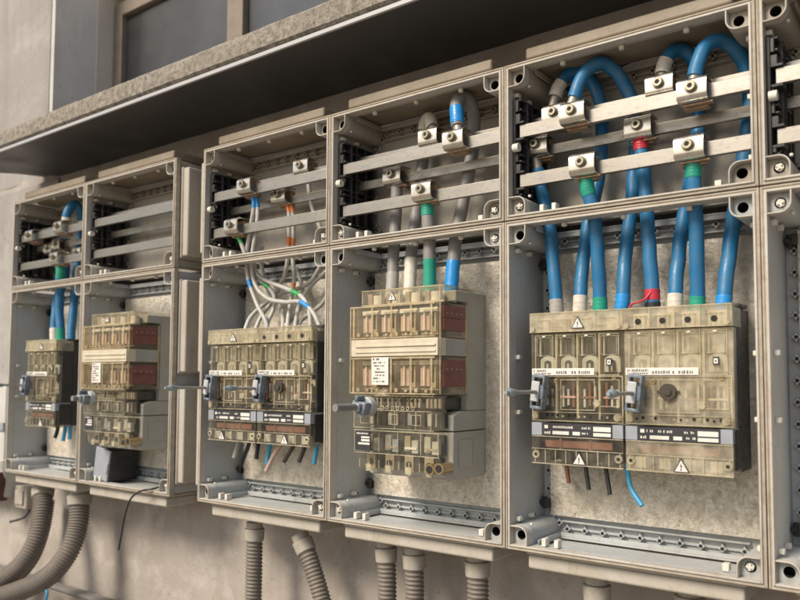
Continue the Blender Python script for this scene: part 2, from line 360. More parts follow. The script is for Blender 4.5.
# ------------------------------------------------------------------ enclosures
W = .44; D = .143; H1 = .6025; H2 = .2965
XA, XB, XC, XD, XE, XF = -1.4322, -.9922, -.44, 0, .44, .88
COLX = dict(A=XA, B=XB, C=XC, D=XD, E=XE, F=XF)
def corner_path(R_=.034, r=.017, n=8):
    return [(R_, 0), (R_, R_-r)]+[(R_-r+r*math.cos(R(90*k/n)), R_-r+r*math.sin(R(90*k/n))) for k in range(1, n)]+[(R_-r, R_), (0, R_)]
def housing(X, Z, H, side, openT, openB):
    mb = MB(); gk = MB(); e = .0007; t_ = .0034; i0 = .0064; i1 = .0100
    def ring(m, a, b, y0, y1, k=0):
        m.box(X+a, X+b, y0, y1, Z+a, Z+H-a, k); m.box(X+W-b, X+W-a, y0, y1, Z+a, Z+H-a, k)
        m.box(X+b, X+W-b, y0, y1, Z+a, Z+b, k); m.box(X+b, X+W-b, y0, y1, Z+H-b, Z+H-a, k)
    ring(mb, e, e+t_, .0014, .016, 4)
    ring(gk, e+t_+.0001, i0-.0001, .0028, .0155)
    ring(mb, i0, i1, 0, .02, 1)
    mb.box(X+i0, X+i1, .0202, D, Z+i0, Z+H-i0); mb.box(X+W-i1, X+W-i0, .0202, D, Z+i0, Z+H-i0)
    for z0 in (Z+i0, Z+H-i1):
        z1 = z0+i1-i0
        mb.box(X+i1, X+W-i1, .0202, .03, z0, z1); mb.box(X+i1, X+W-i1, .122, D, z0, z1)
        mb.box(X+i1, X+.052, .0302, .1218, z0, z1); mb.box(X+W-.052, X+W-i1, .0302, .1218, z0, z1)
    # collars of the openings
    for z0, s in ((Z+i1, 1), (Z+H-i1, -1)):
        a, b = sorted((z0, z0+s*.008))
        mb.box(X+.052, X+W-.052, .1222, .1245, a, b); mb.box(X+.05, X+.0524, .031, .122, a, b)
    mb.box(X+i1, X+W-i1, D-.003, D-.0002, Z+i1, Z+H-i1)
    # corner posts with screw pockets
    for sx in (0, 1):
        for sz in (0, 1):
            tr = lambda p: (X+(i1+p[0] if not sx else W-i1-p[0]), Z+(i1+p[1] if not sz else H-i1-p[1]))
            out = [tr(p) for p in corner_path()]; inn = [tr(p) for p in corner_path(.0318, .0155)]
            mb.strip(out, inn, .0003, .018, 1); mb.strip(out, inn, .0182, D-.003)
            poly = [(0, 0)]+corner_path(.0318, .0155); c = (.0165, .0165); n = 24; O = []; C_ = []
            for k in range(n):
                an = 2*math.pi*k/n; dx, dz = math.cos(an), math.sin(an); best = .03
                for q in range(len(poly)):
                    (ax, az), (bx, bz) = poly[q], poly[(q+1) % len(poly)]
                    ex, ez = bx-ax, bz-az; den = dx*ez-dz*ex
                    if abs(den) < 1e-9: continue
                    s = ((ax-c[0])*ez-(az-c[1])*ex)/den; u_ = ((ax-c[0])*dz-(az-c[1])*dx)/den
                    if s > 0 and -1e-6 <= u_ <= 1+1e-6: best = min(best, s)
                O.append(tr((c[0]+dx*best, c[1]+dz*best))); C_.append(tr((c[0]+dx*.0085, c[1]+dz*.0085)))
            v = [(p[0], .017, p[1]) for p in O]+[(p[0], .014, p[1]) for p in C_]+[(p[0], .045, p[1]) for p in C_]
            mb.add(v, [(k, (k+1) % n, n+(k+1) % n, n+k) for k in range(n)])
            mb.add(v, [(n+k, n+(k+1) % n, 2*n+(k+1) % n, 2*n+k) for k in range(n)]+[tuple(range(2*n, 3*n))], 2)
    # rows of moulded knobs on the back
    def knob(x, z):
        r = .0085; y0 = D-.013
        mb.prism([(x+(r if k % 2 == 0 else r*.52)*math.cos(R(45*k)), z+(r if k % 2 == 0 else r*.52)*math.sin(R(45*k))) for k in range(8)], y0, D-.0032)
        mb.cyl((x, y0-.0004, z), (x, y0+.004, z), .0036, n=10, m=2)
    k = 0
    while .062+k*.0352 < W-.05:
        for z in (Z+.024, Z+H-.024): knob(X+.062+k*.0352, z)
        k += 1
    mb.box(X+.055, X+W-.055, D-.008, D-.0033, Z+.0216, Z+.0264); mb.box(X+.055, X+W-.055, D-.008, D-.0033, Z+H-.0264, Z+H-.0216)
    mb.box(X+.052, X+W-.052, D-.016, D-.0034, Z+.0365, Z+.0395); mb.box(X+.052, X+W-.052, D-.016, D-.0034, Z+H-.0395, Z+H-.0365)
    k = 0
    while .062+k*.0352 < H-.05:
        knob(X+.024, Z+.062+k*.0352); k += 1
    for s in (0, 1):       # slanting chain of knobs in the corners
        for k in range(2):
            zz = .05-.016*k; xx = .034+.012*k
            knob(X+xx, Z+(zz if s == 0 else H-zz))
    # moulded tabs
    def tab(x, y, z, dx=.009, dy=.012, dz=.008): mb.box(x, x+dx, y-dy/2, y+dy/2, z-dz/2, z+dz/2, 3)
    zs = [.053, H-.053]+([.248, .35] if H > .5 else [.15])
    for z in zs:
        tab(X+i1, .028, Z+z)
        if z < .06 or z > H-.06: tab(X+i1, .075, Z+z); mb.cyl((X+i1, .084, Z+z), (X+i1+.009, .084, Z+z), .0022, n=8, m=2)
        tab(X+W-i1-.009, .03, Z+z)
    for x in (.066, .09): tab(X+x, .022, Z+.018, .008, .016, .014)
    tab(X+W-.07, .03, Z+.018, .01, .014, .012)
    for x in (.11, .22, .33): mb.cyl((X+x, .024, Z+H-.0105), (X+x, .024, Z+H-.018), .005, n=10, m=3)
    for zz in (Z+.044, Z+H-.044):
        mb.cyl((X+.0415, .024, zz), (X+.0415, .024, zz+.0045), .003, n=8, m=3); mb.box(X+.0108, X+.0135, .04, .13, zz-.002, zz+.002)
    return mb, gk
def flange_h(X, z0, z1):          # flange plate closing a top or bottom opening, z1 = inner edge
    mb = MB(); a, b = X+.0365, X+W-.0365
    lo, hi = sorted((z0, z1)); s = 1 if z0 > z1 else -1
    zm = z1+s*.009
    q = sorted((z1, zm)); mb.box(a-.004, b+.004, .0165, .132, q[0], q[1])
    q = sorted((zm, z0)); mb.box(a, b, .0185, .13, q[0]+.0002, q[1]-.0002)
    return mb
def flange_v(x0, x1, z0, z1):
    mb = MB(); s = 1 if x1 > x0 else -1; xm = x0+s*.009
    q = sorted((x0, xm)); mb.box(q[0], q[1], .0165, .132, z0-.004, z1+.004)
    q = sorted((xm, x1)); mb.box(q[0]+.0002, q[1]-.0002, .0185, .13, z0, z1)
    return mb
def enclosure(c, upper, label, group):
    X = COLX[c]; Z = .6035 if upper else 0; H = H2 if upper else H1
    T = Thing('busbar_enclosure' if upper else 'switch_enclosure', label, 'electrical box', (X+W/2, D, Z), group)
    hb, gk = housing(X, Z, H, c, upper, not upper)
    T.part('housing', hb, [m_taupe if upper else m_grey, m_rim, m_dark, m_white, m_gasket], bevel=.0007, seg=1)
    T.part('gasket', gk, m_gasket)
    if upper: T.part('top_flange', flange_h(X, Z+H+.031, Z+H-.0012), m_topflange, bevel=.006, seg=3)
    else:
        T.part('bottom_flange', flange_h(X, -.033, .0012), m_flange, bevel=.006, seg=3)
        T.part('flange_liner', MB().box(X+.053, X+W-.053, .031, .1215, .0015, .0035), m_grey)
        pm = MB(); pm.box(X+.03, X+W-.03, .1265, .129, Z+.048, Z+.553)
        T.part('mounting_plate', pm, m_plate)
        for z in (.071, .535):
            cb = MB(); x = X+.0106
            cb.box(x, x+.012, .118, .132, z-.004, z+.004); cb.box(x+.012, x+.022, .113, .117, z-.008, z+.01); cb.box(x+.012, x+.022, .1282, .132, z-.009, z+.007); cb.cyl((x+.008, .125, z-.011), (x+.008, .125, z+.011), .005, n=10)
            T.part('cable_clip', cb, m_black, bevel=.001, seg=1)
    if c in 'AC':
        z0s = [(.03, .27)] if upper else [(.035, .285), (.325, .57)]
        for a, b in z0s: T.part('side_flange', flange_v(X+.0012, X-.031, Z+a, Z+b), m_flange, bevel=.006, seg=3)
    if c == 'B':
        z0s = [(.03, .27)] if upper else [(.035, .285), (.325, .57)]
        for a, b in z0s: T.part('side_flange', flange_v(X+W-.0012, X+W+.031, Z+a, Z+b), m_flange, bevel=.006, seg=3)
    # screws left in some of the corner pockets
    sel = {('D', 1): [(0, 0), (1, 0)], ('D', 0): [(1, 1), (0, 0)], ('E', 1): [(0, 0)], ('F', 1): [(0, 0)], ('F', 0): [(0, 1)], ('C', 1): [(1, 0)], ('C', 0): [(1, 0)]}.get((c, int(upper)), [(1, 0)])
    for sx, sz in sel:
        x = X+(.0269 if not sx else W-.0269); z = Z+(.0269 if not sz else H-.0269)
        sb = MB(); sb.cyl((x, .012, z), (x, .04, z), .0062, n=14)
        i = len(sb.v); sb.box(x-.0055, x+.0055, .0085, .0118, z-.0014, z+.0014); sb.box(x-.0014, x+.0014, .009, .0117, z-.0055, z+.0055); sb.rot(i, (x, 0, z), random.uniform(0, 1.5))
        T.part('corner_screw', sb, m_white)
    return T
UP = dict(A='open upper busbar box at the far left with small clamps and a short blue loop',
          B='open upper busbar box with bare bars and no cables, beside the wall gap',
          C='open upper busbar box with orange, green and blue taped thin white cables',
          D='open upper busbar box with thick grey cables and a blue taped grey loop',
          E='open upper busbar box with thick blue cables looping over the bars',
          F='upper busbar box cut off by the right edge of the picture')
LO = dict(A='open lower switch box at the far left with one small clear switch',
          B='open lower switch box with maroon fuse blocks and a loose black cover inside',
          C='open lower switch box with thin white cables curling above two switches',
          D='open lower switch box holding the tall clear fuse unit with grey side',
          E='open lower switch box fed by eight thick blue cables',
          F='empty lower switch box cut off by the right edge of the picture')
for c in 'ABCDEF':
    enclosure(c, True, UP[c], 'upper busbar boxes'); enclosure(c, False, LO[c], 'lower switch boxes')

# ------------------------------------------------------------------ busbars on black supports
ZTF, ZTB, ZM, ZL = (.7625, .787), (.789, .811), (.735, .754), (.668, .6925)
BARS = [(.02, ZTF), (.066, ZTB), (.066, ZM), (.02, ZL)]
RK = dict(A='busbars on black holder at far left, crowded with small clamps', B='clean bare busbars on black holder, without any clamp',
          C='busbars on black holder carrying white cables with orange tape', D='busbars on black holder carrying thick grey cables',
          E='busbars on black holder carrying thick blue looped cables', F='busbars on black holder cut off by the right picture edge')
for c in 'ABCDEF':
    X = COLX[c]; T = Thing('busbar_rack', RK[c], 'busbars', (X+.02, .07, .66), 'busbar sets in the upper boxes')
    sb = MB(); x0 = X+.0106
    sb.box(x0, x0+.006, .016, .125, .652, .838)
    for k, (za, zb) in enumerate(((.655, .667), (.694, .712), (.716, .733), (.738, .752), (.757, .7615), (.789, .808), (.812, .835))): sb.box(x0+.006, x0+(.012, .016, .011, .015, .012, .016, .012)[k], .016, .024, za, zb)
    for y in (.04, .058, .09, .118): sb.box(x0+.006, x0+.02, y, y+.005, .655, .835)
    for z in (.652, .696, .716, .728, .757, .7895, .8145, .833): sb.box(x0+.0062, x0+.017, .0192, .1175, z, z+.004)
    for y, (a, b) in BARS: sb.box(x0+.006, x0+.024, y-.005, y+.0155, a-.006, a-.001); sb.box(x0+.006, x0+.024, y-.005, y+.0155, b+.001, b+.006)
    T.part('support', sb, m_black, bevel=.001, seg=1)
    wb = MB(); wb.cyl((x0+.004, .012, .742), (x0+.016, .012, .742), .008, n=14); T.part('support_plug', wb, m_white)
    for y, (a, b) in BARS: T.part('busbar', MB().box(x0+.0125, X+W-.011, y, y+.01, a, b), m_bar, bevel=.0008)

def clamp(u, v, yf, label, group, wd_=.047, h=.04, dp=.04, rough=0):
    c = P(u, v, yf); T = Thing('cable_clamp', label, 'clamp', (c.x, yf+.02, c.z), group)
    t_ = .003; r = .011; o_ = []; i_ = []
    def arc(cy, cz, a0, a1, rr): return [(cy+rr*math.cos(R(a0+(a1-a0)*k/5)), cz+rr*math.sin(R(a0+(a1-a0)*k/5))) for k in range(6)]
    z0, z1 = c.z-h/2, c.z+h/2
    out = [(yf+dp, z1)]+arc(yf+r, z1-r, 90, 180, r)+arc(yf+r, z0+r, 180, 270, r)+[(yf+dp*.75, z0)]
    inn = [(yf+dp, z1-t_)]+arc(yf+r, z1-r, 90, 180, r-t_)+arc(yf+r, z0+r, 180, 270, r-t_)+[(yf+dp*.75, z0+t_)]
    mb = MB(); n = len(out)
    V = [(c.x+s*wd_/2, q[0], q[1]) for s in (-1, 1) for pth in (out, inn) for q in pth]; F = []
    for i in range(n-1):
        F += [(i, i+1, 2*n+i+1, 2*n+i), (n+i, 3*n+i, 3*n+i+1, n+i+1), (i, n+i, n+i+1, i+1), (2*n+i, 2*n+i+1, 3*n+i+1, 3*n+i)]
    F += [(0, 2*n, 3*n, n), (n-1, 2*n-1, 4*n-1, 3*n-1)]
    mb.add(V, F); T.part('bracket', mb, m_clamp)
    jb = MB().box(c.x-wd_/2+.004, c.x+wd_/2-.004, yf+dp*.62, yf+dp+.002, z0-.006, z1-.006); jb.box(c.x-wd_/2+.006, c.x+wd_/2+.006, yf+.014, yf+dp-.014, z0-.0035, z0-.0003)
    T.part('jaw', jb, sm('jaw_metal', (.42, .3, .2), .4, .6, (.2, .12, .08), .6, 80), bevel=.001)
    bb = MB(); zc = c.z+.002
    bb.cyl((c.x, yf-.0085, zc), (c.x, yf-.0002, zc), .0082, .0088, 20); bb.cyl((c.x, yf-.0012, zc), (c.x, yf+.0002, zc), .0105, n=20)
    bb.tube([(c.x, yf-.0088, zc), (c.x, yf-.002, zc)], .0045, 6, 1)
    T.part('bolt', bb, [sm('bolt_steel', (.36, .33, .26), .35, .8, (.2, .16, .1), .6, 120), m_dark], bevel=.0006)
    return T
YF, YM = .0, .046
cl = [  # u, v, front plane, label, size factor
 (553, 113, YM, 'zinc clamp on the rear top bar holding the white taped blue cable, left'),
 (571, 111, YF, 'bright clamp on the front top bar under the taller left blue loop'),
 (535, 145, YM, 'clamp beside the black holder gripping the leftmost thick blue cable'),
 (581, 163, YF, 'clamp on the lowest bar above the left green taped blue cable'),
 (637, 126, YM, 'clamp on the middle bar above the red taped blue cable'),
 (658.5, 84, YM, 'zinc clamp on the rear top bar under the small right blue loop'),
 (691, 88, YF, 'bright clamp on the front top bar under the tallest blue loop'),
 (688, 146, YF, 'clamp on the lowest bar above the right green taped blue cable'),
 (427, 136, YM, 'clamp on the rear top bar with the short white cable end'),
 (452, 138, YF, 'clamp on the front top bar under the blue taped grey cable'),
 (391, 175, YM, 'clamp on the middle bar above the leftmost thick grey cable'),
 (420.5, 190, YF, 'clamp on the lowest bar above the green taped grey cable'),
 (243, 185, YF, 'clamp on the front top bar above the blue taped thin white cables'),
 (300, 166, YM, 'clamp on the rear top bar above a plain pale wire, near the box corner'),
 (277.5, 195, YM, 'clamp on the middle bar above the orange taped thin cables'),
 (230, 225.5, YF, 'clamp on the lowest bar above the green taped thin cable'),
 (28, 235.5, YF, 'leftmost small clamp in the far left busbar box'),
 (57, 226.5, YF, 'small clamp on the top bar of the far left box, highest there'),
 (55, 244, YM, 'small clamp on the middle bar of the far left box'),
 (53, 257.5, YF, 'small clamp on the lowest bar above the green tape at far left'),
 (47, 248, YM, 'small tarnished clamp left of the middle clamp at far left'),
 (76, 253, YM, 'small clamp beside the right rim of the far left box'),
]
for u, v, y, lab in cl: clamp(u, v, y, lab, 'busbar clamps')

# ------------------------------------------------------------------ cables
def cable(label, pts, r, mat, tapes=(), group='cables', end=None, name='cable', cat='cable', sub=14, n=14):
    W_ = [P(*p) if len(p) == 3 else Vector(p[:3]) for p in pts]; path = smoothpath(W_, sub); sd_ = random.random()*90
    path = [q+Vector([mnoise.noise(q*28+Vector((sd_, 7*j, 0))) for j in range(3)])*min(r*.13, .0016) for q in path]
    T = Thing(name, label, cat, tuple(W_[-1]), group)
    T.part('sheath', MB().tube(path, r, n), mat)
    K = len(path)-1
    for a, b, m in tapes:
        if abs(b) <= 1: i0, i1 = int(round(a*K)), max(int(round(b*K)), int(round(a*K))+1)
        else:           # a tape given by the heights measured in the survey picture; negative = on the descending end
            rng = range(K//2, K+1) if a < 0 else range(0, K//2+1); a, b = sorted((abs(a), abs(b)))
            hit = [i for i in rng if a <= vof(path[i]) <= b]
            if rng[0] == 0: hit = [i for j, i in enumerate(hit) if i == hit[0]+j]      # only the run nearest that end
            else: hit = [i for j, i in enumerate(hit[::-1]) if i == hit[-1]-j][::-1]
            i0, i1 = hit[0], max(hit[-1], hit[0]+1)
        seg = path[i0:i1+1]
        T.part('tape', MB().tube(seg, lambda i, q=r: q*1.07+.0004*math.sin(i*2.3), n), m)
    if end:
        T.part('conductor', MB().tube([path[0]+(path[0]-path[1]).normalized()*.025, path[1]], r*.72, n), end)
    return T
GB = 'thick blue cables of the fifth column'
m_lug = sm('grey_lug', (.38, .35, .3), .45, .4)
yb = .062
cable('leftmost thick blue cable, dropping from the clamp beside the black holder', [(538, 170, .068), (540, 185, .068), (547, 212, .068), (552, 250, .066), (556.5, 300, yb), (557.5, 316, yb)], .0122, m_blue, [(-299, -330, m_lugtape)], GB, m_lug)
cable('blue cable with green tape at both ends, left of the pair that crosses', [(586.5, 178, .03), (588, 190, .03), (592, 205, .035), (595.5, 225, .045), (598.5, 265, .055), (600, 298, yb), (600, 316, yb)], .0122, m_blue, [(170, 196, m_green), (-296, -330, m_green)], GB, m_lug)
cable('blue cable of the low left loop with white tape at its top', [(555.5, 97, .075), (559, 86, .078), (567, 75, .085), (578, 72, .095), (590, 80, .105), (599, 98, .11), (602, 125, .11), (600, 165, .105), (594, 200, .095), (587, 230, .085), (583, 265, .075), (580.5, 296, yb), (580, 316, yb)], .0122, m_blue, [(82, 98, m_whitetape), (-295, -330, m_whitetape)], GB, m_lug)
cable('blue cable of the taller left loop, plain blue tape at its foot', [(574, 98, .03), (579, 85, .034), (587, 70, .045), (600, 63, .06), (613, 69, .08), (624, 84, .095), (633, 105, .105), (636, 135, .105), (634, 170, .1), (631, 210, .09), (626, 250, .08), (623, 295, yb), (622, 316, yb)], .0122, m_blue, [(-294, -330, m_bluetape)], GB, m_lug)
cable('thick blue cable with red tape at both ends', [(640, 139, .07), (641, 150, .07), (643.5, 170, .068), (647, 215, .066), (650, 260, .064), (652, 292, yb), (652.5, 316, yb)], .0122, m_blue, [(135, 151, m_red), (-289, -301, m_red), (-302, -330, m_blackmat)], GB, m_lug)
cable('blue cable of the small right loop with white tape at its top', [(662.5, 74, .072), (665, 63, .075), (671, 53, .082), (682, 50.5, .095), (692, 58, .105), (698, 75, .11), (699, 110, .11), (696, 150, .105), (689, 190, .095), (682, 230, .085), (677.5, 265, .075), (675, 296, yb), (674.5, 316, yb)], .0122, m_blue, [(60, 75, m_whitetape), (-293, -330, m_whitetape)], GB, m_lug)
cable('blue cable with green tape at both ends, right of the small loop', [(693, 160, .03), (693.5, 175, .03), (695, 195, .035), (696, 220, .045), (697, 262, .055), (697.5, 298, yb), (697.5, 316, yb)], .0122, m_blue, [(155, 178, m_green), (-296, -330, m_green)], GB, m_lug)
cable('blue cable of the tallest right loop, passing the box corner', [(695, 76, .03), (698, 62, .034), (706, 46, .045), (719, 41, .06), (734, 48, .08), (745, 66, .095), (750, 92, .1), (748, 130, .1), (741, 170, .095), (735, 210, .088), (729, 255, .078), (724, 296, yb), (723, 316, yb)], .0122, m_blue, [(-294, -330, m_bluetape)], GB, m_lug)
cable('torn red tape end lying across the switch top', [(651, 292, .05), (645, 299, .045), (639, 302, .04), (632, 304, .036), (629, 309, .03)], .0018, m_red, (), None, name='tape_strip', cat='tape')
GG = 'thick grey cables of the fourth column'
cable('leftmost thick grey cable, below the middle bar clamp', [(396, 184, .068), (396.5, 192, .068), (396, 213, .066), (393.5, 255, .05), (391, 303, .03)], .0128, m_cgrey, [(-271, -320, m_lugtape)], GG, m_lug)
cable('thick grey cable behind the clamps with white tape at foot and top', [(433, 128, .072), (429, 118, .085), (424, 128, .1), (423, 160, .105), (417, 208, .09), (412, 247, .06), (409, 303, .03)], .0128, m_cgrey, [(112, 130, m_whitetape), (-258, -320, m_whitetape)], GG, m_lug)
cable('thick grey cable with green tape at both ends', [(426, 200, .03), (427.5, 212, .03), (428.5, 227, .03), (429.5, 253, .03), (430.5, 303, .03)], .0128, m_cgrey, [(195, 217, m_green), (-259, -320, m_green)], GG, m_lug)
cable('thick grey cable bent over the top bar with blue tape', [(458, 126, .03), (457, 116, .032), (456.5, 104, .04), (462, 97, .055), (470, 103, .075), (474, 120, .09), (472, 150, .095), (467, 182, .09), (461, 212, .075), (455, 245, .05), (450.5, 303, .03)], .0135, m_cgrey, [(108, 124, m_bluetape), (-258, -320, m_bluetape)], GG, m_lug)
GC = 'thin pale cables of the third column'
rc = .0052
cable('thin pale cable with green tape just below the lowest clamp', [(237, 234, .03), (241, 243, .03), (245, 254, .035), (250, 268, .05), (258, 279, .06), (268, 287, .065), (274, 296, .07), (273.5, 309, .065), (268, 322, .05), (266, 334, .04)], rc, m_cwhite, [(0, .12, m_greenl), (.5, .57, m_greenl)], GC)
cable('thin pale cable with blue tape halfway down, nearly straight', [(252.5, 193, .03), (254, 204, .03), (252, 220, .032), (247, 250, .04), (247, 268, .042), (250, 285, .042), (257, 304, .04), (266, 322, .035), (268, 334, .035)], rc, m_cwhite, [(193, 208, m_bluetape), (224, 229, m_bluetape), (-279, -288, m_bluetape)], GC)
cable('thin pale cable with blue tape on its long right sweep', [(255.5, 193, .036), (257.5, 206, .036), (257, 225, .036), (253, 250, .04), (252, 270, .045), (257, 288, .045), (269, 299, .042), (285, 302, .038), (300, 302, .035), (312, 311, .03), (319, 325, .028), (320, 336, .025)], rc, m_cwhite, [(193, 208, m_bluetape), (224, 229, m_bluetape), (.73, .79, m_bluetape)], GC)
cable('thin pale cable with green tape on its right sweep', [(252, 252, .05), (256, 272, .055), (267, 281, .055), (280, 286, .05), (292, 291, .045), (303, 298, .04), (309, 310, .035), (310.5, 325, .03), (310, 336, .028)], rc, m_cwhite, [(.5, .58, m_greenl)], GC)
cable('thin pale cable with orange tape, left of the orange pair', [(287, 203, .07), (289, 212, .07), (289, 232, .07), (288, 256, .07), (285, 275, .075), (280, 284, .08), (275, 298, .085), (262, 315, .06), (254, 334, .04)], rc, m_cwhite, [(203, 213, m_orange), (237, 246, m_orange)], GC)
cable('thin pale cable with orange tape, right of the orange pair', [(291, 203, .074), (293, 214, .074), (293.5, 232, .074), (293, 256, .074), (294, 280, .074), (291, 300, .07), (288, 320, .055), (287, 334, .04)], rc, m_cwhite, [(203, 213, m_orange), (237, 247, m_orange), (-282, -288, m_orange)], GC)
cable('thin pale cable sweeping left from the box corner', [(308, 176, .07), (309, 190, .07), (313, 210, .075), (320, 228, .08), (323, 250, .085), (320, 266, .09), (311, 281, .095), (297, 289, .095), (281, 294, .09), (265, 304, .08), (250, 318, .05), (244, 334, .03)], rc, m_cwhite, [(.0, .06, m_whitetape)], GC)
cable('thin pale cable coming in low behind the box rim', [(330, 292, .1), (322, 304, .1), (312, 312, .095), (300, 322, .07), (296, 336, .04)], rc, m_cwhite, (), GC)
cable('thin pale cable arching behind the others at the box middle', [(296, 268, .1), (302, 286, .102), (303, 300, .1), (296, 314, .08), (277, 334, .045)], rc, m_cwhite, (), GC)
cable('thin pale cable dropping steeply from the right box edge', [(330, 268, .1), (321, 276, .1), (309, 288, .1), (300, 303, .09), (296, 320, .06), (294, 336, .04)], rc, m_cwhite, (), GC)
cable('thin pale cable hanging behind the blue taped pair', [(262, 246, .08), (262, 268, .09), (268, 290, .1), (280, 306, .095), (283, 320, .065), (282, 336, .04)], rc, m_cwhite, (), GC)
GA = 'blue cables of the far left column'
cable('blue cable with green tape in the far left box', [(60, 263, .03), (60.5, 272, .03), (60, 288, .035), (59.5, 310, .04), (60.5, 330, .04), (61, 350, .04)], .0135, m_blue, [(262, 279, m_green), (-328, -350, m_green)], GA)
cable('blue cable with white tape foot in the far left box', [(66, 264, .07), (64.5, 280, .07), (57, 300, .06), (54.5, 325, .05), (54.5, 350, .045)], .0135, m_blue, [(-328, -350, m_whitetape)], GA)
cable('blue cable looping at the top of the far left box', [(66, 222, .045), (67, 214, .045), (71, 206, .055), (77, 205, .075), (81, 216, .09), (81, 240, .095), (78, 262, .09), (75, 290, .075), (72, 325, .06), (70, 350, .05)], .0135, m_blue, [(0, .07, m_whitetape)], GA)
# cut wires hanging below the switches
GW = 'cut wire ends hanging under the third column switches'
for lab, pts, m in [
 ('pale cut wire end hanging leftmost under the thin cable switches', [(238.5, 434, .06), (238, 443, .06), (234, 458, .055)], m_cwhite),
 ('long dark grey cut wire end curving to the black clip', [(250, 434, .06), (249, 444, .06), (245, 455, .07), (241, 466, .09)], m_blackmat),
 ('short black cut wire end, left of the blue one', [(259.5, 434, .06), (258.5, 443, .06), (256, 459, .055)], m_blackmat),
 ('blue cut wire end beside the pinkish wire', [(270.5, 434, .055), (270, 445, .055), (267, 464, .05)], m_lblue),
 ('pinkish pale cut wire end, slanting left', [(283, 436, .05), (280, 445, .05), (273, 457, .045), (266, 471, .04)], sm('pinkish_wire', (.5, .36, .32), .5)),
 ('dark brown cut wire end, slanting left', [(297, 438, .05), (294, 445, .05), (284, 462, .045)], sm('dark_brown_wire', (.06, .045, .035), .5)),
 ('dark cut wire end next to the rightmost blue end', [(307, 438, .05), (305, 446, .05), (299, 462, .045)], sm('charcoal_wire', (.045, .042, .04), .5)),
 ('blue cut wire end nearest the right rim', [(319, 438, .05), (317, 446, .05), (314, 464, .045)], m_lblue)]:
    cable(lab, pts, .0052, m, (), GW, name='cut_wire', cat='wire')
GX = 'cut wire ends hanging under the fifth column switches'
for lab, pts, m, r in [
 ('brown cut wire end hanging leftmost under the big pair of switches', [(566, 455, .06), (566.5, 465, .06), (569, 483, .055)], m_brownw, .0038),
 ('shorter black cut wire end beside the brown one', [(585, 457, .06), (586, 468, .06), (589, 490, .055)], m_blackmat, .0038),
 ('longer black cut wire end beside the light blue one', [(604.5, 458, .06), (606, 470, .06), (610, 495, .055)], m_blackmat, .0038),
 ('light blue cut wire curving right under the big switches', [(626, 458, .06), (627, 470, .06), (631, 488, .055), (642, 506, .045)], m_lblue, .0042)]:
    cable(lab, pts, r, m, (), GX, name='cut_wire', cat='wire')
for lab, pts, m in [('blue cut wire end under the far left switch', [(66, 422, .05), (65, 430, .05), (63, 441, .045)], m_lblue), ('black cut wire end under the far left switch', [(58, 422, .05), (57.5, 430, .05), (55, 438, .045)], m_blackmat), ('second blue cut wire end by the far left rim', [(70, 420, .05), (70, 430, .05), (69.5, 439, .045)], m_lblue)]:
    cable(lab, pts, .006, m, (), 'cut wire ends at the far left', name='cut_wire', cat='wire')
cable('thin black wire hanging out of the box with the loose cover', [(160, 487, .03), (152, 489, -.003), (140, 491.5, -.012), (130, 500, -.02), (124, 520, -.02), (121, 537, -.02), (118.5, 550, -.02)], .0026, m_blackmat, (), None, name='loose_wire', cat='wire')
for c_, pts, lab in [('C', [(206, 132+22, .128), (245, 150, .135), (300, 130, .135), (322, 121, .135)], 'thin black lead at the back of the thin cable box top'),
                     ('D', [(370, 112, .12), (390, 122, .132), (440, 108, .135), (500, 94, .137)], 'thin black lead at the back of the grey cable box top'),
                     ('E', [(548, 98, .132), (620, 66, .137), (680, 44, .137), (752, 22, .137)], 'thin black lead at the back of the blue cable box top')]:
    cable(lab, pts, .003, m_blackmat, (), 'thin black leads in the upper boxes', name='thin_lead', cat='wire')

# ------------------------------------------------------------------ switch units
def textrow(mb, x, z, w_, h, y, m=0, gap=.35):
    cx = x
    while cx < x+w_:
        q = h*random.uniform(.35, .8)
        if random.random() > .22: mb.box(cx, min(cx+q*.72, x+w_), y-.0003, y, z+h*.08*random.random(), z+h*(.75+.25*random.random()), m)
        cx += q*(1+gap)*.9
def triangle(T, parent, x, y, z, s):
    mb = MB(); mb.prism([(x-s/2, z), (x+s/2, z), (x, z+s*.88)], y-.0012, y, 1)
    k = .8; zc = z+s*.29
    mb.prism([(x-s/2*k, zc-(zc-z)*k), (x+s/2*k, zc-(zc-z)*k), (x, zc+(z+s*.88-zc)*k)], y-.0016, y-.0011, 0)
    def q(px, pz): return (x+px*s, z+pz*s)
    mb.prism([q(.03, .62), q(-.07, .36), q(.0, .37), q(-.02, .16), q(.07, .42), q(.0, .41)], y-.002, y-.0015, 1)
    mb.prism([q(-.055, .22), q(.035, .2), q(-.03, .1)], y-.00195, y-.00152, 1)
    return T.part('warning_sign', mb, [m_label, m_ink], parent)
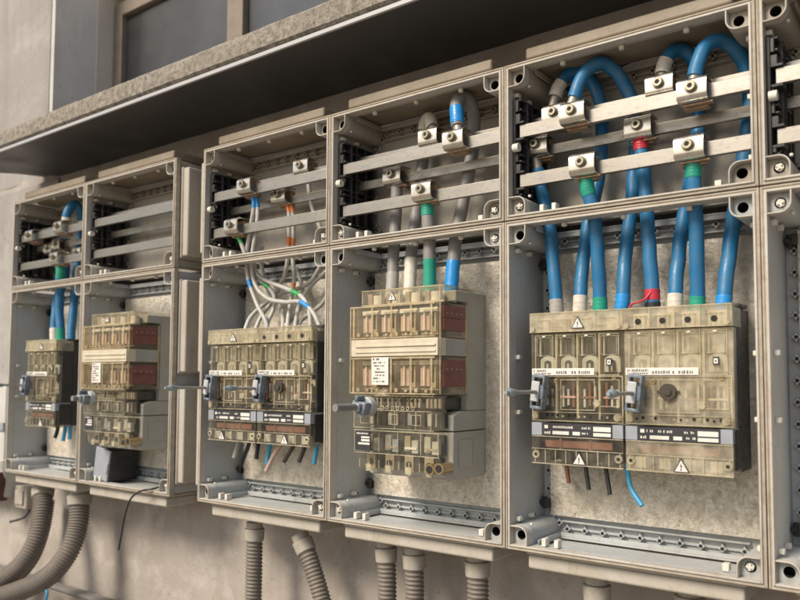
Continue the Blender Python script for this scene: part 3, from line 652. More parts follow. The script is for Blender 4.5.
def handle(T, x, y, z, tip, small=1.0, tilt=.12, mats=None):
    mb = MB(); i = len(mb.v); s = small
    mb.cyl((x, y, z), (x, y-.008*s, z), .016*s, n=20)
    for sg in (1, -1):
        a, b = sorted((z+sg*.012*s, z+sg*.034*s))
        mb.box(x-.014*s, x-.009*s, y-.026*s, y-.006*s, a, b); mb.box(x+.009*s, x+.014*s, y-.026*s, y-.006*s, a, b)
        e0, e1 = sorted((z+sg*.029*s, z+sg*.036*s)); mb.box(x-.0138*s, x+.0138*s, y-.0255*s, y-.0065*s, e0, e1)
    mb.box(x-.0142*s, x+.0142*s, y-.0275*s, y-.0055*s, z-.014*s, z+.014*s)
    mb.box(x-.012*s, x+.006*s, y-.032*s, y-.0274*s, z-.02*s, z+.022*s, 1)
    mb.rot(i, (x, y, z), tilt)
    h = T.part('rotary_handle', mb, [m_handle, m_handlel], bevel=.0018*s)
    sh = MB(); sh.cyl((x, y-.03*s, z), (x, tip+.01, z), .0042*s, n=14)
    T.part('shaft', sh, m_chrome, h)
    cp = MB(); cp.cyl((x, tip+.034, z), (x, tip+.014, z), .0062*s, .0088*s, 18); cp.cyl((x, tip+.014, z), (x, tip+.008, z), .0088*s, .006*s, 18); cp.cyl((x, tip+.008, z), (x, tip, z), .0046*s, .0035*s, 14)
    T.part('shaft_coupling', cp, sm('coupling_grey', (.3, .36, .4), .35, .3), h)
def screw(mb, x, y, z, r=.0045):
    mb.cyl((x, y-.002, z), (x, y, z), r*.85, r, 14); mb.box(x-r*.7, x+r*.7, y-.0023, y-.0019, z-.0006, z+.0006, 1)
def switch(label, x, y, w_, yb_, group, haze, tip, knob=False, bright=False, black_right=True, sign_down=False):
    Z0, ZS, ZT = .158, .2325, .4285
    T = Thing('fuse_switch', label, 'switch', (x+w_/2, yb_, Z0), group)
    # base tray
    b = MB(); mid = y+.052
    b.box(x+.002, x+w_-.002, mid, yb_, Z0+.004, ZT-.004)
    b.box(x+w_-.006, x+w_-.0005, y+.016, mid-.0005, ZS+.002, ZT-.012); b.box(x+.0005, x+.005, y+.022, mid-.0005, ZS+.002, ZT-.012)
    b.box(x+w_-.007, x+w_-.0008, y+.012, mid-.0006, Z0+.01, ZS-.003); b.box(x+.001, x+.006, y+.02, mid-.0006, Z0+.01, ZS-.003)
    b.box(x+w_-.02, x+w_+.004, y+.03, mid+.03, ZT-.0038, ZT+.002)
    T.part('base', b, m_black, bevel=.0015)
    # inner works
    pw = (w_-.012)/4
    for k in range(4):
        inn = MB(); px = x+.006+k*pw
        inn.box(px+pw*.08, px+pw*.9, y+.03, mid-.001, .318, .3885, 3)
        inn.box(px+pw*.2, px+pw*.8, y+.018, y+.0299, .353, .383, 0)
        inn.box(px+pw*.28, px+pw*.4, y+.0165, y+.0178, .356, .38, 3); inn.box(px+pw*.12, px+pw*.19, y+.012, y+.0297, .35, .386, 1)
        inn.prism([(px+pw*.14, .322), (px+pw*.86, .322), (px+pw*.86, .342)]+[(px+pw*(.5+.36*math.cos(R(a))), .342+.009*math.sin(R(a))) for a in range(15, 180, 15)]+[(px+pw*.14, .342)], y+.014, y+.0298, 1)
        inn.prism([(px+pw*.34, .323), (px+pw*.66, .323), (px+pw*.66, .338)]+[(px+pw*(.5+.16*math.cos(R(a))), .338+.005*math.sin(R(a))) for a in range(20, 180, 20)]+[(px+pw*.34, .338)], y+.0125, y+.0139, 0)
        inn.box(px+pw*.46, px+pw*.54, y+.0115, y+.0124, .324, .337, 1)
        inn.box(px+pw*.1, px+pw*.9, y+.032, mid-.0014, .256, .308, 3)
        for j in range(3): inn.box(px+pw*(.16+.24*j), px+pw*(.26+.24*j), y+.016, y+.0318, .26+.003*(j % 2), .304-.006*((k+j) % 3), 1 if (k+j) % 3 else 4)
        inn.box(px+pw*.1, px+pw*.8, y+.014, y+.0316, .276, .2795, 2 if k % 2 else 4)
        inn.box(px+pw*.15, px+pw*.85, y+.012, mid-.0016, .396, .42, 2)
        for j in range(3): inn.box(px+pw*(.2+.2*j), px+pw*(.27+.2*j), y+.0085, y+.0119, .398, .417, 3 if j != 1 else 1)
        if k < 3: inn.box(px+pw*.93, px+pw*1.02, y+.008, mid-.0018, .24, .39, 5)
        T.part('fuse_holder', inn, [m_fuse if not bright else m_dimwin, m_arch, m_pink if not bright else m_cream, m_deep if not bright else m_beige, m_copper, m_beige])
    # clear covers
    mat = m_hazy if haze else m_clear
    c = MB(); t_ = .002
    c.box(x, x+w_, y, y+t_, ZS+.0015, .391); c.box(x+w_-t_, x+w_, y+t_, y+.018, ZS+.0015, .391); c.box(x, x+t_, y+t_, y+.018, ZS+.0015, .391)
    c.box(x+t_, x+w_-t_, y+t_, y+.018, .389, .391); c.box(x+t_, x+w_-t_, y+t_, y+.018, ZS+.0015, ZS+.0035)
    def frame(a, b2, z0, z1, q=.0016, yy=.0016):
        c.box(a, b2, y-yy, y-.0001, z0, z0+q, 1); c.box(a, b2, y-yy, y-.0001, z1-q, z1, 1); c.box(a, a+q, y-yy, y-.0001, z0+q, z1-q, 1); c.box(b2-q, b2, y-yy, y-.0001, z0+q, z1-q, 1)
    for k in range(4):
        px = x+.006+k*pw; frame(px+pw*.06, px+pw*.94, .316, .388); frame(px+pw*.14, px+pw*.86, .351, .384, .001, .0022)
        c.box(px+pw*.42, px+pw*.56, y-.002, y-.0002, .3845, .387, 2)
    frame(x+.002, x+w_-.002, .2345, .3155, .002); frame(x+w_*.33, x+w_*.7, .255, .309); frame(x+w_*.74, x+w_-.008, .262, .309); frame(x+.004, x+w_-.006, .2352, .2515, .0012, .0024)
    for k in range(14):
        if random.random() < .8: c.cyl((x+.02+k*(w_-.03)/14, y-.0006, .244+random.choice((0, .004))), (x+.02+k*(w_-.03)/14, y-.0001, .244), .0022, n=8, m=3 if random.random() < .6 else 1)
    for fx, fz in ((.05, .244), (.93, .244), (.05, .309), (.72, .268)): c.cyl((x+w_*fx, y-.004, fz), (x+w_*fx, y-.0002, fz), .0062, n=16, m=1)
    up = T.part('upper_cover', c, [mat, m_edge, m_label, m_dark], bevel=.0005, seg=1)
    tcv = MB(); yt = y-.006
    tcv.box(x-.0005, x+w_+.0005, yt, yt+.0022, .3925, ZT); tcv.box(x+.0015, x+w_-.0015, yt+.0024, mid+.01, ZT-.002, ZT-.0002); tcv.box(x+w_-.0018, x+w_, yt+.0023, mid, .3925, ZT-.0021); tcv.box(x, x+.0018, yt+.0023, mid, .3925, ZT-.0021); tcv.box(x+.002, x+w_-.002, yt+.0024, y+.018, .3926, .3942)
    for k in range(4):
        px = x+.006+k*pw
        tcv.box(px+pw*.96, px+pw*1.0, yt-.0014, yt-.0001, .394, ZT-.002, 1)
        if haze or knob: tcv.cyl((px+pw*.5, yt-.0008, .405), (px+pw*.5, yt-.0001, .405), .0052, n=14, m=2); tcv.box(px+pw*.15, px+pw*.85, yt-.0015, yt-.0001, .4135, .415, 1)
        else: tcv.box(px+pw*.1, px+pw*.5, yt-.0012, yt-.0001, .402, .4033, 1); tcv.box(px+pw*.1, px+pw*.8, yt-.0012, yt-.0001, .414, .4151, 1)
    tcv.box(x, x+w_, yt-.0016, yt-.0001, .3926, .3944, 1); tcv.box(x, x+w_, yt-.0016, yt-.0001, ZT-.0022, ZT-.0004, 1)
    for fx in (.04, .96): tcv.cyl((x+w_*fx, yt-.004, .3985), (x+w_*fx, yt-.0002, .3985), .0045, n=14, m=1)
    tc = T.part('terminal_cover', tcv, [m_hazy if haze or knob else m_edge, m_edge, m_dark], bevel=.0005, seg=1)
    if not (haze or knob): triangle(T, tc, x+w_*.54, yt-.0003, .398, .024)
    lb = MB().box(x+.003, x+w_*.7, y-.003, y-.0018, .3165, .3285)
    textrow(lb, x+.006, .322, w_*.2, .0045, y-.0031, 1); textrow(lb, x+.006, .3178, w_*.2, .003, y-.0031, 1); textrow(lb, x+.006+w_*.24, .3185, w_*.38, .0055, y-.0031, 1)
    T.part('label_strip', lb, [m_label, sm('ink_grey', (.16, .15, .15), .6)], up)
    tgm = MB().box(x+w_-.03, x+w_-.021, y-.0026, y-.0002, .332, .345); tgm.box(x+w_-.0285, x+w_-.0225, y-.003, y-.0025, .3345, .3425, 1); tgm.box(x+w_-.0265, x+w_-.0245, y-.0034, y-.0029, .337, .34)
    T.part('badge', tgm, [m_ink, m_label], up)
    for fx, fz in ((.28, .306), (.9, .312), (.96, .243)):
        sc_ = MB(); screw(sc_, x+w_*fx, y-.0003, fz); T.part('brass_screw', sc_, [m_brass, m_dark], up)
    # lower part
    l = MB(); yl = y-.001; a, b2 = x+.001, x+w_-.003
    l.box(a, b2, yl, yl+t_, Z0, .2085); l.box(b2-t_, b2, yl+t_, mid, Z0, .2085); l.box(a, a+t_, yl+t_, mid, Z0, .2085); l.box(a+t_, b2-t_, yl+t_, mid, Z0, Z0+.002)
    l.box(a, b2, yl-.0014, yl-.0001, .1845, .186, 1); l.box(a, b2, yl-.0016, yl-.0001, Z0+.0003, Z0+.0023, 1); l.box(a, b2, yl-.0016, yl-.0001, .2065, .2083, 1)
    for k in range(9): l.box(a+.006+k*(w_-.016)/8, a+.0078+k*(w_-.016)/8, yl-.0013, yl-.0001, .1612, .184, 1)
    for fx in (.06, .94): l.cyl((x+w_*fx, yl-.004, .175), (x+w_*fx, yl-.0002, .175), .007, n=16, m=1); l.cyl((x+w_*fx, yl-.0043, .175), (x+w_*fx, yl-.0039, .175), .003, n=10, m=2)
    lc = T.part('lower_cover', l, [mat, m_edge, m_dark], bevel=.0005, seg=1)
    rp = MB(); rp.box(a, x+w_*.12, yl-.0005, yl+.05, .2092, ZS-.0008, 1); rp.box(x+w_*.88, b2, yl-.0005, yl+.05, .2092, ZS-.0008, 1)
    rp.box(x+w_*.1205, x+w_*.8795, yl+.0002, yl+.05, .2092, ZS-.0008, 0)
    q = yl-.0001
    rp.box(x+w_*.15, x+w_*.19, q-.0004, q, .2215, .2275, 2); textrow(rp, x+w_*.21, .2225, w_*.26, .0045, q, 2)
    for u0, u1, z0, z1 in ((.24, .42, .2115, .2175), (.46, .54, .2115, .2175), (.68, .86, .2195, .2275), (.68, .86, .2112, .217)): rp.box(x+w_*u0, x+w_*u1, q-.0004, q, z0, z1, 2)
    textrow(rp, x+w_*.15, .2118, w_*.07, .005, q, 2); textrow(rp, x+w_*.56, .2225, w_*.09, .004, q, 2); textrow(rp, x+w_*.56, .2135, w_*.1, .004, q, 2)
    T.part('rating_plate', rp, [m_ink, m_slate, m_label])
    T.part('copper_link', MB().box(x+w_*.14, x+w_*.86, yl+.006, yl+.016, .188, .2005).box(x+w_*.3, x+w_*.33, yl+.0045, yl+.006, .184, .204).box(x+w_*.62, x+w_*.65, yl+.0045, yl+.006, .184, .204), m_copper, bevel=.001)
    gu = MB()
    for k in range(4): gu.box(x+.012+k*pw, x+.03+k*pw, y+.012, mid-.0022, .1625, .18)
    T.part('terminal_block', gu, m_fuse if not bright else m_arch)
    triangle(T, lc, x+w_*(.53 if not sign_down else .3), yl-.0003, .1605, .026)
    handle(T, x+w_*.135, y-.002, .2865, tip, .86)
    if knob:
        kb = MB(); kx = x+w_*.42; kb.cyl((kx, y-.0002, .289), (kx, y-.006, .289), .0135, n=24); kb.cyl((kx, y-.0061, .289), (kx, y-.0085, .289), .006, n=16)
        kb.box(kx-.018, kx+.018, y-.003, y-.0004, .287, .291)
        T.part('dark_knob', kb, sm('bronze_knob', (.075, .065, .05), .4, .4))
    return T
GS = 'clear covered fuse switches'
tE1 = PX(505.5, 391, .488+.1735*.135).y; tE2 = PX(607.5, 391, .6615+.1735*.135).y
switch('left clear switch of the big pair, dark fuse slots and warning triangle on top', .4885, .013, .1732, .126, GS, False, tE1)
switch('right hazy beige switch of the big pair with black side and round knob', .6622, .013, .1732, .126, GS, True, tE2, knob=True, bright=True)
switch('left clear switch of the smaller pair under the thin white cables', -.3865, -.01, .175, .126, GS, False, PX(165, 388.5, -.3865+.175*.135).y, bright=True, sign_down=True)
switch('right clear switch of the smaller pair, beside the black side panel', -.2112, -.01, .175, .126, GS, False, PX(224, 388, -.2112+.175*.135).y, knob=True, bright=True)
switch('single small clear switch under blue cables in the far left box', -1.284, -.01, .18, .126, GS, False, -.13)

def tallunit(label, x, sz, tip, screwy):
    w_ = .213; y = -.05; yb_ = .1262; dz = 0
    T = Thing('fuse_switch', label, 'switch', (x+w_/2, yb_, .11), 'tall fuse units with maroon blocks')
    h = MB(); h.prism([(.055, .2465), (yb_, .2465), (yb_, .484), (.012, .484), (.012, .462), (.055, .462)], x+.004, x+w_, axis='x')
    h.prism([(.004, .2075), (yb_-.0003, .2075), (yb_-.0003, .246), (.03, .246), (.004, .238)], x+.0045, x+w_-.0002, axis='x')
    h.prism([(.004, .113), (yb_-.002, .113), (yb_-.002, .2058), (.004, .2058)], x+.005, x+w_-.0004, axis='x')
    T.part('housing', h, m_housing, bevel=.002)
    T.part('side_panel', MB().box(x+w_-.0003, x+w_+.0012, .022, .086, .135, .19).box(x+w_+.0013, x+w_+.0025, .072, .078, .14, .185), m_housing, bevel=.0008)
    # inner works: two rows of four fuse carriers
    pw = (w_-.02)/4
    mats_ = [sm('carrier_beige', (.4, .34, .25), .5, 0, (.24, .19, .13), .6, 90), m_pink, m_arch, m_label, m_dark, m_slate, m_deep]
    for r_, (z0, z1) in enumerate(((.391, .452), (.283, .349))):
        for k in range(4):
            inn = MB(); px = x+.008+k*pw
            inn.box(px+pw*.06, px+pw*.94, -.014, .0545, z0+.004, z1-.003, 6)
            inn.box(px+pw*.06, px+pw*.94, -.03, -.0142, z1-.0125, z1-.004, 3); inn.box(px+pw*.3, px+pw*.94, -.033, -.0302, z1-.012, z1-.0075, 2)
            inn.box(px+pw*.16, px+pw*.34, -.033, -.0142, z0+.012, z1-.017, 1); inn.box(px+pw*.41, px+pw*.57, -.031, -.0142, z0+.012, z1-.016, 1)
            inn.box(px+pw*.345, px+pw*.4, -.036, -.0142, z0+.013, z1-.015, 3); inn.box(px+pw*.66, px+pw*.86, -.03, -.0142, z0+.009, z1-.014, 0); inn.box(px+pw*.7, px+pw*.77, -.032, -.0301, z0+.02, z1-.02, 4)
            inn.box(px+pw*.1, px+pw*.9, -.026, -.0142, z0+.0045, z0+.0085, 0)
            for j in range(3): inn.cyl((px+pw*(.22+.25*j), -.034, z1-.016), (px+pw*(.22+.25*j), -.0143, z1-.016), .0028, n=8, m=4)
            T.part('fuse_carrier', inn, mats_)
    for k in range(4):
        inn = MB(); px = x+.01+k*pw
        inn.box(px+pw*.05, px+pw*.9, -.004, .0545, .2495, .272, 6)
        for j in range(4): inn.box(px+pw*(.1+.2*j), px+pw*(.2+.2*j), -.012, -.0041, .252, .27, 2 if (j+k) % 2 else 0)
        inn.box(px+pw*.04, px+pw*.94, -.006, .0034, .2135, .2445, 6); inn.box(px+pw*.2, px+pw*.36, -.014, -.0061, .217, .241, 5 if k == 2 else 2); inn.box(px+pw*.55, px+pw*.62, -.012, -.0061, .216, .242, 0)
        T.part('contact_row', inn, mats_)
        inn = MB(); inn.cyl((px+pw*.5, -.004, .463), (px+pw*.5, -.004, .481), .012, n=16, m=3); inn.cyl((px+pw*.5, -.004, .4575), (px+pw*.5, -.004, .4628), .0145, n=16, m=2); inn.box(px+pw*.08, px+pw*.3, -.016, .008, .459, .484, 0)
        T.part('cable_socket', inn, mats_)
        inn = MB(); inn.box(px, px+pw*.9, -.008, .0035, .16, .2, 6); inn.box(px+pw*.1, px+pw*.4, -.018, -.0081, .166, .196, 2 if k % 2 else 0); inn.box(px+pw*.5, px+pw*.8, -.02, -.0081, .163, .188, 5 if k == 1 else 2); inn.box(px+pw*.15, px+pw*.75, -.0215, -.0201, .17, .1745, 3 if k == 2 else 0)
        T.part('lower_contact', inn, mats_)
        inn = MB(); inn.box(px+pw*.05, px+pw*.5, -.014, .0033, .125, .157, 0); inn.box(px+pw*.55, px+pw*.8, -.012, .0033, .128, .155, 6); inn.cyl((px+pw*.28, -.0175, .14), (px+pw*.28, -.0141, .14), .006, n=12, m=4)
        T.part('outgoing_terminal', inn, mats_)
    c = MB(); t_ = .002
    def shell(z0, z1, y0, y1, m=0):
        c.box(x, x+w_, y0, y0+t_, z0, z1, m); c.box(x+w_-t_, x+w_, y0+t_+.0001, y1, z0, z1, m); c.box(x, x+t_, y0+t_+.0001, y1, z0, z1, m)
        c.box(x+t_+.0001, x+w_-t_-.0001, y0+t_+.0001, y1, z1-t_, z1, m); c.box(x+t_+.0001, x+w_-t_-.0001, y0+t_+.0001, y1, z0, z0+t_, m)
    shell(.389, .456, y, .054); shell(.2785, .352, y, .054)
    for z0, z1 in ((.389, .456), (.2785, .352)):
        c.box(x-.003, x+w_-.006, y-.003, y-.0002, z0, z0+.003, 1); c.box(x-.003, x+w_-.006, y-.003, y-.0002, z1-.004, z1, 1)
        for k in range(5):
            px = x+.006+k*pw; c.box(px-.0024, px+.0024, y-.003, y-.0002, z0+.0032, z1-.0042, 1)
        for k in range(4):
            px = x+.006+k*pw; c.box(px+pw*.2, px+pw*.35, y-.004, y-.0003, z0+.0045, z0+.012, 1); c.box(px+pw*.7, px+pw*.82, y-.004, y-.0003, z0+.0045, z0+.01, 1)
    c.box(x-.004, x-.0005, y-.003, y+.02, .2785, .456, 1)
    for yy in (y+.003, .046): c.box(x+w_+.0003, x+w_+.003, yy, yy+.004, .28, .455, 1)
    up = T.part('fuse_cover', c, [m_amber, m_amberedge], bevel=.0005, seg=1)
    ms = MB()
    for z0, z1 in ((.402, .45), (.2935, .345)):
        zm = (z0+z1)/2
        ms.box(x+w_+.0004, x+w_+.004, -.036, .04, zm+.0005, z1); ms.box(x+w_+.0004, x+w_+.004, -.036, .04, z0, zm-.0005)
        for j in range(4): ms.box(x+w_+.0041, x+w_+.0045, -.028+.017*j, -.022+.017*j, zm+.008, zm+.0095, 1)
        b_ = T.part('maroon_block', ms, [m_maroon, m_pink], bevel=.0008); ms = MB()
    for z0 in (.3895, .3555-.004):
        pass
    bd = MB(); bd.box(x-.001, x+w_+.0005, y-.002, .05, .3535, .3875)
    bd.box(x+.012, x+w_-.004, y-.0045, y-.0021, .372, .3765); bd.box(x+.012, x+w_-.004, y-.004, y-.0021, .3605, .3645)
    T.part('cream_band', bd, m_cream, bevel=.001)
    T.part('grey_band_end', MB().box(x+w_+.0006, x+w_+.0022, -.022, .044, .3545, .3865), m_housing)
    lb = MB().box(x+pw+.008, x+pw*2+.002, y-.0052, y-.0042, .297, .3515)
    for j in range(8): textrow(lb, x+pw+.012, .3455-j*.0062, (pw-.016)*(.9 if j % 3 else .5), .0034 if j else .0048, y-.0053, 1)
    T.part('data_label', lb, [m_label, m_ink], up)
    tcv = MB(); y2 = -.03
    def shell2(z0, z1, y0, y1, xa, xb):
        tcv.box(xa, xb, y0, y0+t_, z0, z1); tcv.box(xb-t_, xb, y0+t_+.0001, y1, z0, z1); tcv.box(xa, xa+t_, y0+t_+.0001, y1, z0, z1); tcv.box(xa+t_+.0001, xb-t_-.0001, y0+t_+.0001, y1, z1-t_, z1)
        tcv.box(xa, xb, y0-.002, y0-.0002, z1-.003, z1-.0005, 1); tcv.box(xa, xb, y0-.002, y0-.0002, z0, z0+.003, 1)
    shell2(.4575, .491, y2, .0115, x+.008, x+w_+.001)
    for k in range(5): tcv.box(x+.01+k*pw, x+.0125+k*pw, y2-.0018, y2-.0002, .461, .487, 1)
    tcv.box(x+w_-.03, x+w_+.002, .0118, .10, .4868, .4905)
    tc = T.part('terminal_cover', tcv, [m_amber, m_amberedge], bevel=.0005, seg=1)
    triangle(T, tc, x+w_*.42, y2-.0022, .466, .022)
    mc = MB(); ym = -.042
    mc.box(x, x+w_*.93, ym, ym+t_, .2095, .2765); mc.box(x+w_*.93-t_, x+w_*.93, ym+t_+.0001, .003, .2095, .2765); mc.box(x, x+w_*.929, ym+t_+.0002, .003, .2096, .2112); mc.box(x, x+t_, ym+t_+.0003, .003, .2113, .2765)
    for q in (.0005, .24, .49, .73, .9): mc.box(x+w_*q, x+w_*q+.0016, ym-.0014, ym-.0001, .21, .245, 1)
    mc.box(x, x+w_*.93, ym-.0016, ym-.0001, .2744, .2764, 1); mc.box(x, x+w_*.93, ym-.0015, ym-.0001, .2096, .2112, 1); mc.box(x, x+w_*.9, ym-.0012, ym-.0001, .2455, .247, 1)
    for k in range(13): mc.cyl((x+.012+k*.0135, ym-.0008, .2665), (x+.012+k*.0135, ym-.0001, .2665), .0033, n=10, m=2); 
    for k in range(7): mc.cyl((x+.075+k*.0125, ym-.002, .2515), (x+.075+k*.0125, ym-.0001, .2515), .0042, n=12, m=1); mc.cyl((x+.075+k*.0125, ym-.0024, .2515), (x+.075+k*.0125, ym-.0021, .2515), .0022, n=8, m=2)
    for q in (.08, .42, .68): mc.box(x+w_*q, x+w_*q+.024, ym-.001, ym-.0001, .2185, .22, 1); mc.box(x+w_*q, x+w_*q+.024, ym-.001, ym-.0001, .238, .2395, 1); mc.box(x+w_*q, x+w_*q+.0016, ym-.001, ym-.0001, .2201, .2379, 1); mc.box(x+w_*q+.0224, x+w_*q+.024, ym-.001, ym-.0001, .2201, .2379, 1)
    T.part('middle_cover', mc, [m_clear, m_edge, m_dark], bevel=.0004, seg=1)
    lc = MB(); yl = -.04
    pr_ = [(yl, .206), (yl, .16), (yl+.012, .146), (yl+.012, .128), (yl+.022, .12)]
    for (ya, za), (yb2, zb) in zip(pr_, pr_[1:]):
        lc.add([(x, ya, za), (x+w_*.985, ya, za), (x+w_*.985, yb2, zb), (x, yb2, zb), (x, ya+t_, za), (x+w_*.985, ya+t_, za), (x+w_*.985, yb2+t_, zb), (x, yb2+t_, zb)], [(0, 1, 2, 3), (7, 6, 5, 4), (0, 4, 5, 1), (3, 2, 6, 7)])
    lc.add([(x+w_*.985, q[0], q[1]) for q in pr_]+[(x+w_*.985, .0035, .12), (x+w_*.985, .0035, .206)], [(0, 1, 2, 3, 4, 5, 6)])
    for k in range(9):
        q = x+.004+k*(w_-.012)/8; lc.box(q, q+.002, yl+.0105, yl+.0119, .128, .1455, 1); 
        if k % 2: lc.box(q-.007, q+.007, yl+.0085, yl+.0118, .122, .1365, 1)
    for q in (0, .3, .52, .78, .97): lc.box(x+w_*q, x+w_*q+.0018, yl-.0014, yl-.0001, .162, .2055, 1)
    lc.box(x, x+w_*.985, yl-.0016, yl-.0001, .2042, .2062, 1); lc.box(x, x+w_*.985, yl-.0016, yl-.0001, .159, .161, 1)
    T.part('lower_cover', lc, [m_clear, m_edge], bevel=.0004, seg=1)
    rb = MB().box(x+.004, x+.044, yl-.0025, yl-.0015, .165, .203)
    for a, b2, z0, z1 in ((.02, .042, .189, .1925), (.02, .042, .1825, .187), (.012, .042, .176, .18)): rb.box(x+a, x+b2, yl-.0029, yl-.0024, z0, z1, 1)
    textrow(rb, x+.008, .1965, .03, .004, yl-.0026, 1)
    T.part('rating_plate', rb, [m_ink, m_label])
    tm = MB()
    for q, z in ((.86, .136), (.96, .139)): tm.tube([(x+w_*q, -.035, z), (x+w_*q, .0035, z)], .0105, 18, 0); tm.cyl((x+w_*q, -.0356, z), (x+w_*q, -.0351, z), .0075, n=16, m=1)
    T.part('clamp_terminal', tm, [m_brass, m_dark])
    hx = x+.0405; hz = .253
    hd = MB(); hd.cyl((hx, ym-.0003, hz), (hx, ym-.016, hz), .021, .0195, 28, 1); i = len(hd.v)
    hd.box(hx-.017, hx+.017, ym-.036, ym-.0162, hz-.013, hz+.011); hd.box(hx-.012, hx-.003, ym-.038, ym-.0161, hz+.0111, hz+.021); hd.box(hx+.003, hx+.012, ym-.034, ym-.0161, hz-.02, hz-.0131, 1); hd.box(hx-.008, hx+.008, ym-.046, ym-.0361, hz-.008, hz+.008, 1); hd.rot(i, (hx, ym, hz), .2)
    H_ = T.part('rotary_handle', hd, [m_handle, m_handlel], bevel=.002)
    T.part('shaft', MB().cyl((hx, ym-.045, hz), (hx, tip, hz), .0075, n=16), sm('shaft_grey', (.2, .2, .2), .5), H_)
    return T
tallunit('tall clear amber fuse unit with grey side in the fourth box', .113, 1, PX(335, 412, .1535).y, True)
tallunit('tall clear amber fuse unit above the loose black cover, second box', -.893, 1, PX(72, 404, -.8525).y, False)

# ------------------------------------------------------------------ loose cover, conduits, small boxes
c0 = P(92, 486, .02)
T = Thing('loose_cover', 'loose black plastic cover with pale grey end leaning in the box', 'plastic cover', (c0.x+.04, .06, .012))
mb = MB(); x0 = c0.x+.004; mb.box(x0, x0+.075, .024, .115, .014, .108); mb.rot(0, (x0+.04, .06, .014), .16)
T.part('shell', mb, m_black, bevel=.004)
mb = MB(); mb.box(x0+.002, x0+.073, .0175, .0238, .016, .106); mb.box(x0+.06, x0+.074, .014, .0174, .04, .07); mb.rot(0, (x0+.04, .06, .014), .16)
T.part('end_plate', mb, m_slate, bevel=.002)
mb = MB(); mb.box(x0+.0751, x0+.0765, .045, .095, .06, .085); mb.rot(0, (x0+.04, .06, .014), .16)
T.part('embossed_panel', mb, m_blackmat, bevel=.0006)

def conduit(label, pts, r, collar=True, group='ribbed conduits under the boxes'):
    W_ = [P(*p) for p in pts]; fine = smoothpath(W_, 40)
    L = [0]
    for a, b in zip(fine, fine[1:]): L.append(L[-1]+(b-a).length)
    step = .0018; k = int(L[-1]/step); path = []; j = 0
    for i in range(k+1):
        s = i*step
        while j < len(L)-2 and L[j+1] < s: j += 1
        f = (s-L[j])/max(L[j+1]-L[j], 1e-9); path.append(fine[j].lerp(fine[j+1], f))
    T = Thing('conduit', label, 'conduit', tuple(W_[0]), group)
    T.part('ribbed_hose', MB().tube(path, lambda i: r*(1, 1, .91, .87, .91)[i % 5], 22), m_hose, smooth=60)
    if collar:
        d = (path[4]-path[0]).normalized(); p0 = path[0]-d*.012
        cb = MB(); cb.cyl(p0-d*.016, p0, r*.98, n=26); cb.cyl(p0+d*.0002, p0+d*.03, r*1.2, r*1.12, 26)
        T.part('collar', cb, m_collar, bevel=.002)
    return T
yc = .075
conduit('ribbed conduit dropping straight below the thin cable box', [(254.5, 533, yc), (254, 565, yc), (253, 620, yc), (252, 680, yc)], .021)
conduit('ribbed conduit slanting right below the thin cable box', [(304, 545, yc), (311, 563, yc), (322, 600, yc), (336, 660, yc)], .021)
conduit('leftmost ribbed conduit below the grey cable box', [(386, 553, yc), (387, 580, yc), (387.5, 640, yc), (388, 690, yc)], .0205)
conduit('middle ribbed conduit below the grey cable box', [(414, 560, yc), (414.5, 590, yc), (415, 650, yc), (415.5, 700, yc)], .0205)
conduit('rightmost ribbed conduit below the grey cable box, near its corner', [(477.5, 567, yc), (478, 600, yc), (478.5, 660, yc), (479, 710, yc)], .0215)
conduit('ribbed conduit at the bottom picture edge below the blue cable box', [(597, 591, yc), (597.5, 620, yc), (598, 670, yc), (598, 720, yc)], .021)
conduit('ribbed conduit just showing below the blue cable box, farther right', [(690, 603, yc), (690, 630, yc), (690, 690, yc), (690, 730, yc)], .021)
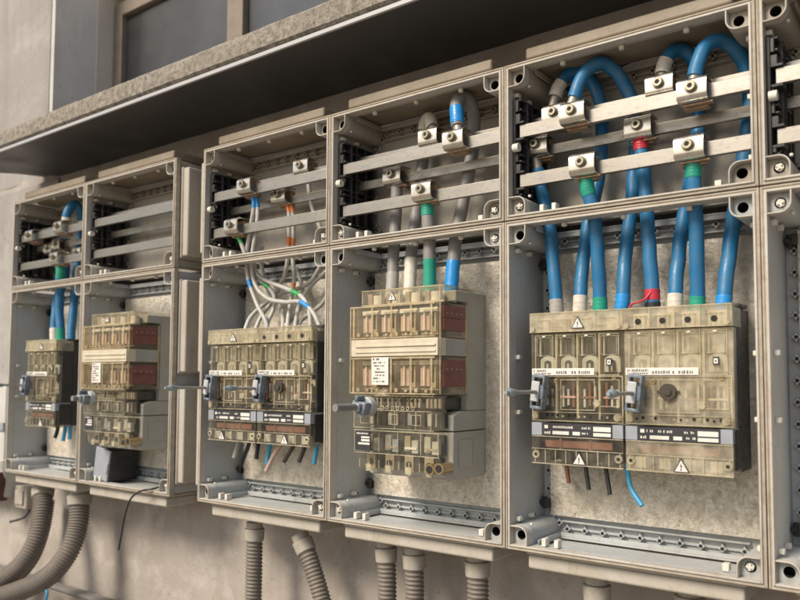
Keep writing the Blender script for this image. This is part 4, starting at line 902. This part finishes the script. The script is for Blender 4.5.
conduit('outer curved ribbed conduit at far left, swinging left', [(43, 492, yc), (42, 512, yc-.02), (36, 540, yc-.05), (20, 566, yc-.09), (-8, 586, yc-.14), (-40, 600, yc-.2)], .03)
conduit('curved ribbed conduit below the second box, lowest at left', [(79.5, 499, yc), (78, 525, yc-.01), (68, 553, yc-.04), (46, 578, yc-.08), (10, 594, yc-.13), (-40, 608, yc-.2)], .031)
conduit('curved conduit half hidden behind the outer one at far left', [(47, 500, .13), (42, 530, .12), (30, 560, .1), (8, 582, .06), (-30, 600, 0)], .026, False)
T = Thing('junction_box', 'small beige junction box on the wall beside the far left conduit', 'junction box', tuple(P(25, 498, YW)))
a = P(14, 485, .14); b = P(26, 510, .14)
T.part('case', MB().box(a.x, b.x, .14, YW-.012, b.z, a.z), m_collar, bevel=.005)
T.part('cover', MB().box(a.x+.018, b.x-.018, .134, .1398, b.z+.015, a.z-.015), sm('pale_cover', (.4, .37, .32), .5), bevel=.002)
T.part('lead', MB().tube(smoothpath([(b.x-.02, .165, b.z-.001), (b.x-.03, .15, b.z-.03), (b.x-.09, .13, b.z-.05)], 6), .004, 8), m_blackmat)
cable('thin bright blue wire lying under the curved conduits', [(20, 604, .08), (33, 592, .09), (42, 588, .1), (47, 592, .1), (44, 606, .09)], .0045, m_lblue, (), None, name='blue_wire', cat='wire')
a = P(-30, 388, .1); b = P(4.5, 428, .1)
T = Thing('wall_cabinet', 'white cabinet edge beside the far left box', 'cabinet', tuple(P(-10, 430, .15)))
T.part('case', MB().box(a.x, b.x, .1, YW-.013, b.z-.25, a.z+.012), sm('cabinet_white', (.55, .55, .53), .45, 0, (.4, .37, .33), .5, 12), bevel=.006)
T.part('band', MB().box(a.x, b.x-.001, .094, .0998, b.z-.012, b.z+.02), m_slate, bevel=.003)
T = Thing('pipe', 'dark red brown pipe end at the far left edge', 'pipe', tuple(P(-2, 485, .1)))
T.part('tube', MB().tube([P(-2, 462, .1), P(-1, 480, .1), P(-2, 500, .1)], .03, 18), m_redpipe)
T.part('collar', MB().cyl(P(3, 460, .07), P(3, 472, .07), .034, n=20), m_white, bevel=.002)
